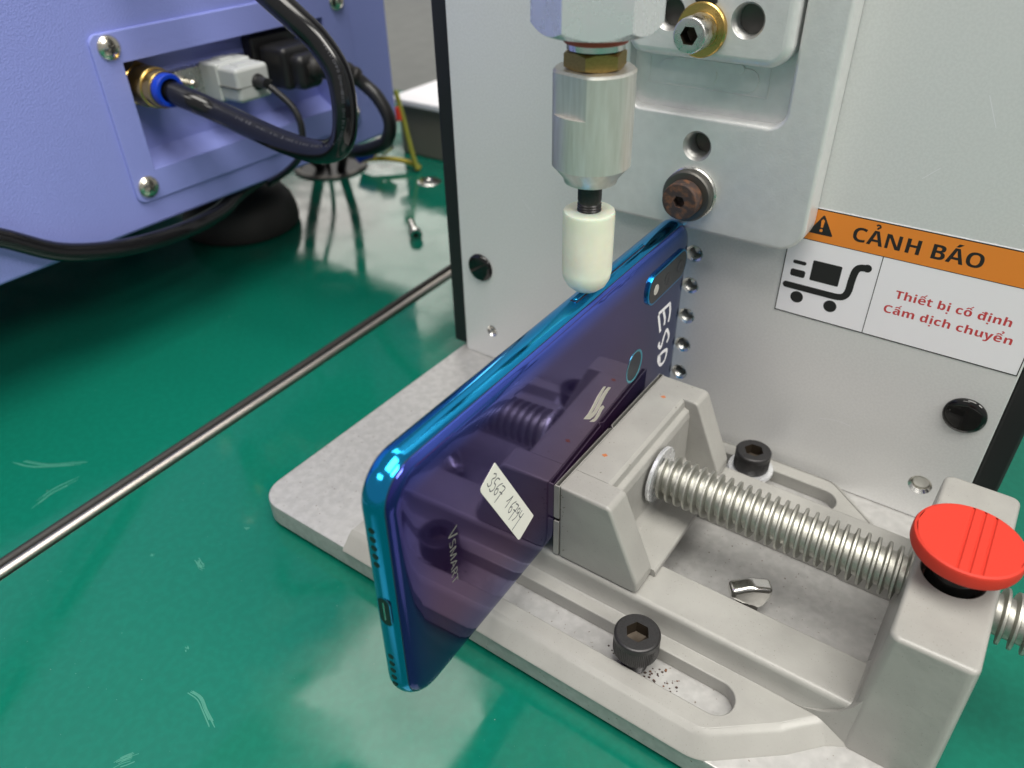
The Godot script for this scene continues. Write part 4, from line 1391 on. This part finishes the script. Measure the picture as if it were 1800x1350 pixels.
# ------------------------------------------------------------------ blue control box
func build_control_box() -> void:
	var o := thing("control_box", "lavender blue metal control box with cables in its recessed socket panel", "control box", Vector3(-400, 0, -120))
	var X := -311.0
	# recess opening as (-z, y)
	var win := PackedVector2Array([Vector2(151.5, 67), Vector2(294, 67), Vector2(294, 126.5), Vector2(151.5, 126.5)])
	var opening := {"poly": win, "cut": 222.0}
	var hs := Mb.new()
	hs.prism(rounded(rect(-90, 38, 353, 330), 3.0, 4), flat_x(-700), 389, 2.0, 3, [opening])
	put("housing", hs, M.blue, o)
	# recess: roof, walls, back and sloping sill
	var rc := Mb.new()
	var a := Vector3(X, 126.5, -151.5); var b := Vector3(X, 126.5, -294); var c := Vector3(X, 67, -294); var d := Vector3(X, 67, -151.5)
	var k := -325.0
	var a2 := Vector3(k, 126.5, -151.5); var b2 := Vector3(k, 126.5, -294); var c2 := Vector3(k, 75, -294); var d2 := Vector3(k, 75, -151.5)
	rc.quad(a2, d2, c2, b2); rc.quad(a, a2, b2, b); rc.quad(d, c, c2, d2); rc.quad(a, d, d2, a2); rc.quad(b, b2, c2, c)
	put("recess", rc, M.blue, o, 5)
	# screwed-on frame round the recess
	var pf := Mb.new()
	var ring_out := rounded(rect(138.6, 52.5, 315.5, 140.6), 5.0, 6)
	pf.prism(ring_out, flat_x(X), 1.6, 0.7, 2, [{"poly": PackedVector2Array([Vector2(153, 68.5), Vector2(292.5, 68.5), Vector2(292.5, 125.3), Vector2(153, 125.3)]), "cut": 222.0}], 0.0, true)
	var win2: Array = [Vector2(153, 68.5), Vector2(292.5, 68.5), Vector2(292.5, 125.3), Vector2(153, 125.3)]
	for i in 4:
		var p: Vector2 = win2[i]; var q: Vector2 = win2[(i + 1) % 4]
		pf.quad(Vector3(X + 1.6, p.y, -p.x), Vector3(X + 1.6, q.y, -q.x), Vector3(X - 0.5, q.y, -q.x), Vector3(X - 0.5, p.y, -p.x))
	var pfo := put("panel_frame", pf, M.blue_plate, o)
	for s: Vector2 in [Vector2(148.0, 133.4), Vector2(146.6, 60.6), Vector2(306.5, 133.2), Vector2(307.6, 62.0)]:
		var h := Mb.new()
		h.lathe([Vector2(6.3, 0), Vector2(6.2, 0.7), Vector2(5.4, 1.7), Vector2(4.0, 2.5), Vector2(2.2, 3.0), Vector2(0, 3.15)], lathe_x(X + 1.6, s.y, -s.x), 36)
		var so := put("panel_screw", h, M.screw_nickel, o)
		for r in 2:
			var cr := Mb.new()
			var tt := Transform3D(Basis(Vector3(1, 0, 0), deg_to_rad(35 + 90 * r)), Vector3(X + 4.2, s.y, -s.x))
			cr.rbox(Vector3(-1, -2.6, -0.55), Vector3(0.62, 2.6, 0.55), 0.2, 1, tt)
			put("cross_slot", cr, M.dark_steel, so)
	# push-in air fitting
	var fx := Mb.new()
	hexagon(Transform3D(Basis(Vector3(0, 1, 0), Vector3(1, 0, 0), Vector3(0, 0, -1)), Vector3(-331, 110.6, -165.5)), 12.4, 14.0, 0.8, fx)
	var ao := put("air_fitting", fx, M.brass, o, 20)
	var fc := Mb.new()
	fc.lathe([Vector2(0, 0), Vector2(10.4, 0), Vector2(10.6, 0.6), Vector2(10.6, 12), Vector2(10.2, 12.6), Vector2(9.7, 12.8), Vector2(9.7, 18.5), Vector2(9.0, 19.4), Vector2(0, 19.4)], lathe_x(-317, 110.6, -165.5), 44)
	put("barrel", fc, M.brass, ao)
	var cl := Mb.new()
	cl.lathe([Vector2(6.0, 0), Vector2(8.4, 0), Vector2(8.6, 0.6), Vector2(8.6, 4.2), Vector2(8.0, 5.0), Vector2(6.2, 5.0)], lathe_x(-297.6, 110.6, -165.5), 40)
	put("release_collar", cl, M.collar_blue, ao)
	# rubber feet: the one in view and its three fellows
	var here := place
	place = Transform3D.IDENTITY
	for p: Vector2 in [Vector2(-346, -226), Vector2(-346, 30), Vector2(-520, -226), Vector2(-520, 30)]:
		var f := Mb.new()
		f.lathe([Vector2(0, 0), Vector2(36, 0), Vector2(38, 1.5), Vector2(38.5, 4), Vector2(38, 10), Vector2(35.5, 18), Vector2(31, 24), Vector2(24, 28), Vector2(14, 30), Vector2(12, 31), Vector2(12, 60.9), Vector2(0, 60.9)], at(p.x, 0, p.y), 56)
		put("rubber_foot", f, M.rubber, o)
	place = here


# ------------------------------------------------------------------ cables
func build_cables() -> void:
	var h := thing("air_hose", "thick glossy black air hose looping out of the brass fitting", "hose", Vector3(-300, 111.5, -165.5))
	var t := Mb.new()
	var pts: Array = [Vector3(-318, 110.6, -165.5), Vector3(-298, 110.2, -166.2), Vector3(-284, 106.5, -169.5), Vector3(-266.4, 99.6, -176.0), Vector3(-228, 91.6, -179.0), Vector3(-200, 90.6, -179.6), Vector3(-183.5, 97.5, -179), Vector3(-176.2, 111.5, -178), Vector3(-177.0, 130.0, -178.6), Vector3(-184.0, 143.5, -176.3), Vector3(-192.5, 153.2, -172.4), Vector3(-205, 164.0, -168.5), Vector3(-226, 179.0, -166.0), Vector3(-252, 197, -166), Vector3(-290, 222, -160), Vector3(-340, 250, -150)]
	t.tube(pts, 5.9, 24, 12)
	put("hose", t, M.hose, h)

	# worn print along the hose, too rubbed to read
	var path := Mb.smooth(pts, 12)
	var rng := RandomNumberGenerator.new()
	rng.seed = 9
	var pr := Mb.new()
	for i in range(40, 106):
		var d := (path[i + 1] - path[i - 1]).normalized()
		var out := Vector3(0.55, 0.62, 0.56)
		out = (out - d * out.dot(d)).normalized()
		var across := d.cross(out)
		var step := path[i].distance_to(path[i + 1])
		for k in 2:
			if rng.randf() < 0.3: continue
			var b := path[i] + d * step * (k * 0.5 + 0.1) + out * 5.93
			var w := rng.randf_range(0.15, 0.4) * step
			var hgt := rng.randf_range(0.35, 0.9)
			pr.quad(b - across * hgt, b + d * w - across * hgt, b + d * w + across * hgt, b + across * hgt)
	put("worn_print", pr, M.hose_print, h).set_meta("kind", "stuff")

	var s := thing("serial_cable", "light grey serial plug with a thin black cable in the socket panel", "cable", Vector3(-300, 104, -216))
	var hood := Mb.new()
	hood.rbox(Vector3(-320, 94.2, -228), Vector3(-304, 115.0, -203.0), 1.5, 2)
	hood.rbox(Vector3(-307, 95.0, -227.4), Vector3(-288, 113.9, -204.0), 2.6, 2)
	hood.rbox(Vector3(-300, 112.8, -221), Vector3(-293, 114.6, -210), 0.7, 1)
	hood.rbox(Vector3(-318, 114.4, -220), Vector3(-309, 115.8, -211), 0.6, 1)
	put("plug_hood", hood, M.hood, s)
	var seam := Mb.new()
	seam.rbox(Vector3(-317, 103.0, -228.2), Vector3(-287.9, 103.5, -203.3), 0.2, 1)
	put("seam", seam, M.dark_steel, s)
	var fl := Mb.new()
	fl.rbox(Vector3(-331, 96.5, -236), Vector3(-319, 113, -184), 0.8, 1)
	put("metal_shell", fl, M.steel, s)
	for z: float in [-192.0, -232.0]:
		var sc := Mb.new()
		sc.lathe([Vector2(0, 0), Vector2(3.0, 0), Vector2(3.0, 9), Vector2(2.0, 10), Vector2(0, 10)], lathe_x(-320, 105.5, z), 20)
		put("thumb_screw", sc, M.screw_nickel, s)
	var sr := Mb.new()
	sr.lathe([Vector2(0, 0), Vector2(4.6, 0), Vector2(4.4, 1.6), Vector2(3.4, 2.2), Vector2(2.9, 8.5), Vector2(0, 9)], lathe_x(-288.6, 104.6, -218), 28)
	put("strain_relief", sr, M.cord, s)
	var c := Mb.new()
	c.tube([Vector3(-285, 104.6, -218), Vector3(-279, 100.5, -221), Vector3(-269.6, 90.9, -224.5), Vector3(-265.8, 79.9, -225.0), Vector3(-268.8, 64.4, -223.6), Vector3(-284.8, 50.9, -223.7), Vector3(-303.2, 40.5, -224.8), Vector3(-322, 31, -238), Vector3(-360, 20, -290), Vector3(-420, 2, -370), Vector3(-446, -36, -396)], 2.0, 14, 10)
	put("cord", c, M.cord, s)

	var p := thing("power_cord", "black power plug and cord bending down beside the control box corner", "cord", Vector3(-310, 105, -250))
	var pl := Mb.new()
	pl.rbox(Vector3(-331, 90, -275), Vector3(-316, 122, -239.5), 2.5, 2)
	put("inlet", pl, M.black_paint, p)
	var pb := Mb.new()
	pb.rbox(Vector3(-318, 92.5, -270), Vector3(-293, 117, -243), 3.5, 2)
	pb.rbox(Vector3(-300, 92.5, -266), Vector3(-284, 113, -247), 5.0, 2)
	put("plug", pb, M.cord, p)
	var rl := Mb.new()
	var rw := func(u: float) -> float: return lerpf(7.4, 5.2, u) * (1.0 - 0.12 * maxf(0, sin(u * 34.0)))
	rl.tube([Vector3(-288, 104, -257), Vector3(-280, 104, -264), Vector3(-272.5, 101, -272), Vector3(-268, 96.5, -278)], rw, 20, 12)
	put("strain_relief", rl, M.rubber, p, 25)
	var pc := Mb.new()
	pc.tube([Vector3(-271, 100, -274), Vector3(-264.5, 92.5, -279), Vector3(-255.5, 85.6, -280.0), Vector3(-247.6, 73.2, -279.9), Vector3(-251.0, 60.5, -279.2), Vector3(-266.0, 52.4, -280.7), Vector3(-289.5, 43.8, -288.3), Vector3(-335, 28.0, -318), Vector3(-400, 2, -378), Vector3(-436, -36, -400)], 4.2, 18, 10)
	put("cord", pc, M.cord, p)

	var l := thing("air_hose", "black hose running along the control box's lower edge above the table", "hose", Vector3(-302, 45, -80))
	var lt := Mb.new()
	lt.tube([Vector3(-303, 150, 60), Vector3(-303, 112, 8), Vector3(-302.5, 84, -32), Vector3(-302, 64.3, -62.4), Vector3(-302, 46.7, -87.4), Vector3(-302, 36.5, -119.6), Vector3(-303, 32.5, -155), Vector3(-312, 30.5, -188), Vector3(-322, 33.0, -212), Vector3(-345, 31, -262), Vector3(-420, 8, -340), Vector3(-458, -36, -402)], 4.9, 20, 10)
	put("hose", lt, M.hose, l)



func build_table_openings() -> void:
	# opening in the table where the cables come through
	var g := thing("cable_grommet", "dark round cable opening in the table behind the control box corner", "grommet", Vector3(-378, 0, -340))
	var gr := Mb.new()
	gr.lathe([Vector2(24, 0.05), Vector2(29.5, 0.05), Vector2(29.5, 1.2), Vector2(28, 2.2), Vector2(25, 2.2), Vector2(24, 1.2), Vector2(24, 0.05)], at(-378, 0, -340), 56)
	put("rim", gr, M.dark_steel, g)
	var gd := Mb.new()
	gd.lathe([Vector2(0, 0.5), Vector2(24.4, 0.5), Vector2(24.4, 0.05)], at(-378, 0, -340), 48)
	put("opening", gd, M.black_paint, g)

	var f2 := thing("air_coupling", "small blue and brass hose coupling lying by the cable opening", "coupling", Vector3(-355, 10, -355))
	var dir := Vector3(0.75, 0.35, -0.55).normalized()
	var q := Quaternion(Vector3.UP, dir)
	var ct := Transform3D(Basis(q), Vector3(-357, 10, -350))
	var cb := Mb.new()
	cb.lathe([Vector2(0, 0), Vector2(6, 0), Vector2(6.4, 1), Vector2(6.4, 13), Vector2(5.6, 14), Vector2(0, 14)], ct, 28)
	put("collar", cb, M.collar_blue, f2)
	var ca := Mb.new()
	ca.lathe([Vector2(0, 14), Vector2(5.2, 14), Vector2(5.2, 20), Vector2(0, 20)], ct, 28)
	put("ferrule", ca, M.brass, f2)
	var cg := Mb.new()
	cg.lathe([Vector2(0, 20), Vector2(7, 20), Vector2(7.6, 22), Vector2(6, 30), Vector2(0, 31)], ct, 28)
	put("end_cap", cg, M.steel, f2)


# ------------------------------------------------------------------ blurred things beyond
func build_far_things() -> void:
	var k := thing("metal_block", "dark grey metal block behind the machine with white paper on top", "block", Vector3(-300, 0, -430))
	var kb := Mb.new()
	kb.rbox(Vector3(-352, 0, -465), Vector3(-200, 41, -398), 2.0, 2)
	put("block", kb, M.block, k)
	var w := thing("paper_stack", "white paper lying on the dark block behind the machine", "paper", Vector3(-300, 41, -430))
	var wp := Mb.new()
	wp.rbox(Vector3(-358, 41.05, -470), Vector3(-196, 46, -394), 1.0, 1)
	put("sheets", wp, M.label_white, w)
	# earth wire with a red sleeve
	var e := thing("earth_wire", "yellow and green wire with a red sleeve by the box corner", "wire", Vector3(-330, 20, -365))
	var ew := Mb.new()
	ew.tube([Vector3(-328, 60, -372), Vector3(-322, 36, -372), Vector3(-315, 14, -370), Vector3(-310, 2, -369)], 2.0, 12, 8)
	put("wire", ew, M.yellow_green, e)
	var es := Mb.new()
	es.tube([Vector3(-328, 48, -370.5), Vector3(-325.5, 38, -370.5)], 3.6, 12, 4)
	put("sleeve", es, M.red, e)
	var y := thing("yellow_wire", "short yellow wire curving over the green table", "wire", Vector3(-330, 2, -372))
	var yw := Mb.new()
	yw.tube([Vector3(-352, 8, -350), Vector3(-338, 8, -362), Vector3(-322, 6, -370), Vector3(-310, 2.6, -372)], 2.0, 12, 8)
	put("wire", yw, M.yellow, y)


# ------------------------------------------------------------------ screws and marks
func build_small_things() -> void:
	# cap screws that hold the vise down
	var a := thing("cap_screw", "black socket cap screw standing in the vise's front slot", "screw", Vector3(44.5, 11.5, -60.6), "black cap screws in the vise slots")
	var sh := screw_head(at(44.5, 18.6, -60.6), 6.85, 8.0, 3.6, true)
	put("head", sh[0], M.black_oxide, a, 20)
	put("socket", sh[1], M.socket_dark, a)
	var sk := Mb.new()
	thread_y(sk, 10.0, 18.8, Vector2(44.5, -60.6), 3.4, 4.0, 1.25)
	put("shank", sk, M.black_oxide, a, 30)
	var b := thing("cap_screw", "black socket cap screw with pale washer in the vise's rear slot", "screw", Vector3(42.8, 11.5, -157.6), "black cap screws in the vise slots")
	var s2 := screw_head(at(42.8, 18.7, -157.6), 6.55, 8.0, 3.6, true)
	put("head", s2[0], M.black_oxide, b, 20)
	put("socket", s2[1], M.socket_dark, b)
	var w2 := Mb.new()
	w2.lathe([Vector2(0, 17.15), Vector2(8.3, 17.15), Vector2(8.5, 17.5), Vector2(8.5, 18.3), Vector2(8.2, 18.7), Vector2(0, 18.7)], at(42.8, 0, -157.6), 44)
	put("washer", w2, M.zinc, b)
	var k2 := Mb.new()
	k2.lathe([Vector2(4, 10), Vector2(4, 17.2), Vector2(0, 17.2)], at(42.8, 0, -157.6), 24)
	put("shank", k2, M.black_oxide, b)

	# wing shaped clamp between the rails
	var wn := thing("wing_nut", "small shiny wing nut between the vise rails under the screw", "nut", Vector3(64.8, 11.5, -98.6))
	var wg := Mb.new()
	var tf := Transform3D(Basis(Vector3.UP, deg_to_rad(36)), Vector3(64.8, 2.8, -98.6))
	wg.prism(rounded([Vector2(-6.6, 17.2), Vector2(1.0, 11.6), Vector2(4.6, 12.4), Vector2(6.6, 17.4), Vector2(6.6, 20.6), Vector2(0, 21.9), Vector2(-6.6, 20.4)], [1.5, 2.0, 2.0, 2.5, 1.5, 8.0, 1.5], 6), tf * at(0, 0, -2.7), 5.4, 1.4, 4, [], 1.4)
	put("wing", wg, M.bright, wn, 45)
	var wh := Mb.new()
	wh.lathe([Vector2(3.6, 9.95), Vector2(3.6, 13.0), Vector2(2.6, 14.4), Vector2(0, 14.4)], tf, 24)
	put("hub", wh, M.dark_steel, wn)

	# loose screw on the table and a flush screw beyond it
	var ls := thing("loose_screw", "small loose cap screw lying on the green table by the machine", "screw", Vector3(-232, 2, -277))
	var p0 := Vector3(-246, 2.6, -288); var p1 := Vector3(-224.5, 3.4, -269.5)
	var dd := (p1 - p0).normalized()
	var lt := Transform3D(Basis(Quaternion(Vector3.UP, dd)), p0)
	var shank := Mb.new()
	shank.lathe([Vector2(0, 0), Vector2(2.2, 0), Vector2(2.5, 0.6), Vector2(2.5, 20), Vector2(0, 20)], lt, 24)
	put("shank", shank, M.bright, ls)
	var hd := screw_head(Transform3D(lt.basis, p0 + dd * 20.0), 4.3, 5.0, 1.9)
	put("head", hd[0], M.bright, ls)
	put("socket", hd[1], M.socket_dark, ls)
	var fs := thing("table_screw", "flat screw head set flush in the far green table", "screw", Vector3(-288, 0, -357))
	var fh := Mb.new()
	fh.lathe([Vector2(9.5, 0.05), Vector2(9.5, 0.5), Vector2(8.0, 1.4), Vector2(3.2, 1.9), Vector2(2.6, 1.2), Vector2(0, 1.1)], at(-288, 0, -357), 36)
	put("head", fh, M.bright, fs)
	# crumbs of rust and dirt round the front screw
	var rng := RandomNumberGenerator.new()
	rng.seed = 12
	var dirt := Mb.new()
	for i in 90:
		var px := 44.5 + rng.randfn(2.5, 5.5); var pz := -60.2 + rng.randfn(0.0, 2.4)
		if px < 30 or px > 66 or pz < -65.2 or pz > -55.4: continue
		var r := rng.randf_range(0.08, 0.38)
		dirt.rbox(Vector3(px - r, 11.5, pz - r * 0.8), Vector3(px + r, 11.5 + r * 0.9, pz + r * 0.8), r * 0.3, 1, Transform3D.IDENTITY)
	var dn := put("rust_crumbs", dirt, M.rust, self)
	dn.set_meta("kind", "stuff"); dn.set_meta("label", "brown rust crumbs in the vise slot round the front screw"); dn.set_meta("category", "crumbs")

func build_scuffs() -> void:
	# pale rub marks and bits of tape residue on the mat
	var top: Node3D = tops[0]
	var far: Node3D = tops[1]
	var t := flat_y(0.0)
	var marks: Array = [
		[far, 1.1, [Vector2(-227, 5), Vector2(-216, 8.8), Vector2(-198, 23)]], [far, 0.7, [Vector2(-224, 8), Vector2(-212, 13), Vector2(-198.5, 25)]],
		[far, 0.9, [Vector2(-191.3, -5.4), Vector2(-193.5, 4), Vector2(-192, 15.5)]], [far, 0.6, [Vector2(-194, -2), Vector2(-195.4, 6), Vector2(-193.4, 16.5)]],
		[top, 2.2, [Vector2(-112.8, 15.6), Vector2(-109.5, 14.6), Vector2(-106.8, 14.6)]], [top, 1.2, [Vector2(-83.8, -9.4), Vector2(-82.4, -10.2)]],
		[top, 1.7, [Vector2(-68.4, -19.2), Vector2(-63.4, -19.0), Vector2(-58.8, -20.6), Vector2(-52, -22.7)]], [top, 2.4, [Vector2(-66.7, -46.6), Vector2(-65.4, -43.8), Vector2(-64.0, -41.8)]],
		[top, 1.0, [Vector2(-129.4, 7.5), Vector2(-128.2, 8.1)]], [top, 1.3, [Vector2(-110.8, 36.4), Vector2(-109.0, 36.8)]]]
	var rng := RandomNumberGenerator.new()
	rng.seed = 77
	for m: Array in marks:
		var mb := Mb.new()
		var wide: float = m[1]
		for i in int(3 + wide * 4):                       # a rub is a sheaf of fine scratches
			var pts: Array = []
			var off := Vector2(rng.randfn(0.0, wide * 0.28), rng.randfn(0.0, wide * 0.28))
			for p: Vector2 in m[2]: pts.append(p + off + Vector2(rng.randfn(0.0, 0.15), rng.randfn(0.0, 0.15)))
			var a: Vector2 = pts[0]; var z: Vector2 = pts[-1]
			pts[0] = a.lerp(pts[1], rng.randf() * 0.5); pts[-1] = z.lerp(pts[-2], rng.randf() * 0.5)
			mb.stroke(pts, rng.randf_range(0.10, 0.34), t, 0.03 + 0.002 * i, 4)
		put("rub_mark", mb, M.scuff, m[0])
	# dust and grit strewn over the mat
	for half in 2:
		var dust := Mb.new()
		for i in 110:
			var p := Vector3(rng.randf_range(-160, 40), 0, rng.randf_range(-60, 70)) if half == 0 else Vector3(rng.randf_range(-300, -178), 0, rng.randf_range(-260, 40))
			if p.x > -112 and p.z < -42: continue
			var r := rng.randf_range(0.04, 0.05 + 0.13 * pow(rng.randf(), 3.0))
			dust.rbox(p + Vector3(-r, 0, -r), p + Vector3(r, r, r * rng.randf_range(1.0, 2.2)), r * 0.4, 1)
		var d := put("dust", dust, M.dust, tops[half])
		d.set_meta("kind", "stuff")

func thread_y(mb: Mb, y0: float, y1: float, c: Vector2, r0: float, r1: float, pitch: float) -> void:
	var prof: Array = []
	var n := int((y1 - y0) / pitch)
	for i in n:
		prof.append(Vector2(r0, y0 + i * pitch)); prof.append(Vector2(r1, y0 + (i + 0.45) * pitch)); prof.append(Vector2(r1, y0 + (i + 0.6) * pitch))
	prof.append(Vector2(r0, y1))
	mb.lathe(prof, at(c.x, 0, c.y), 28)
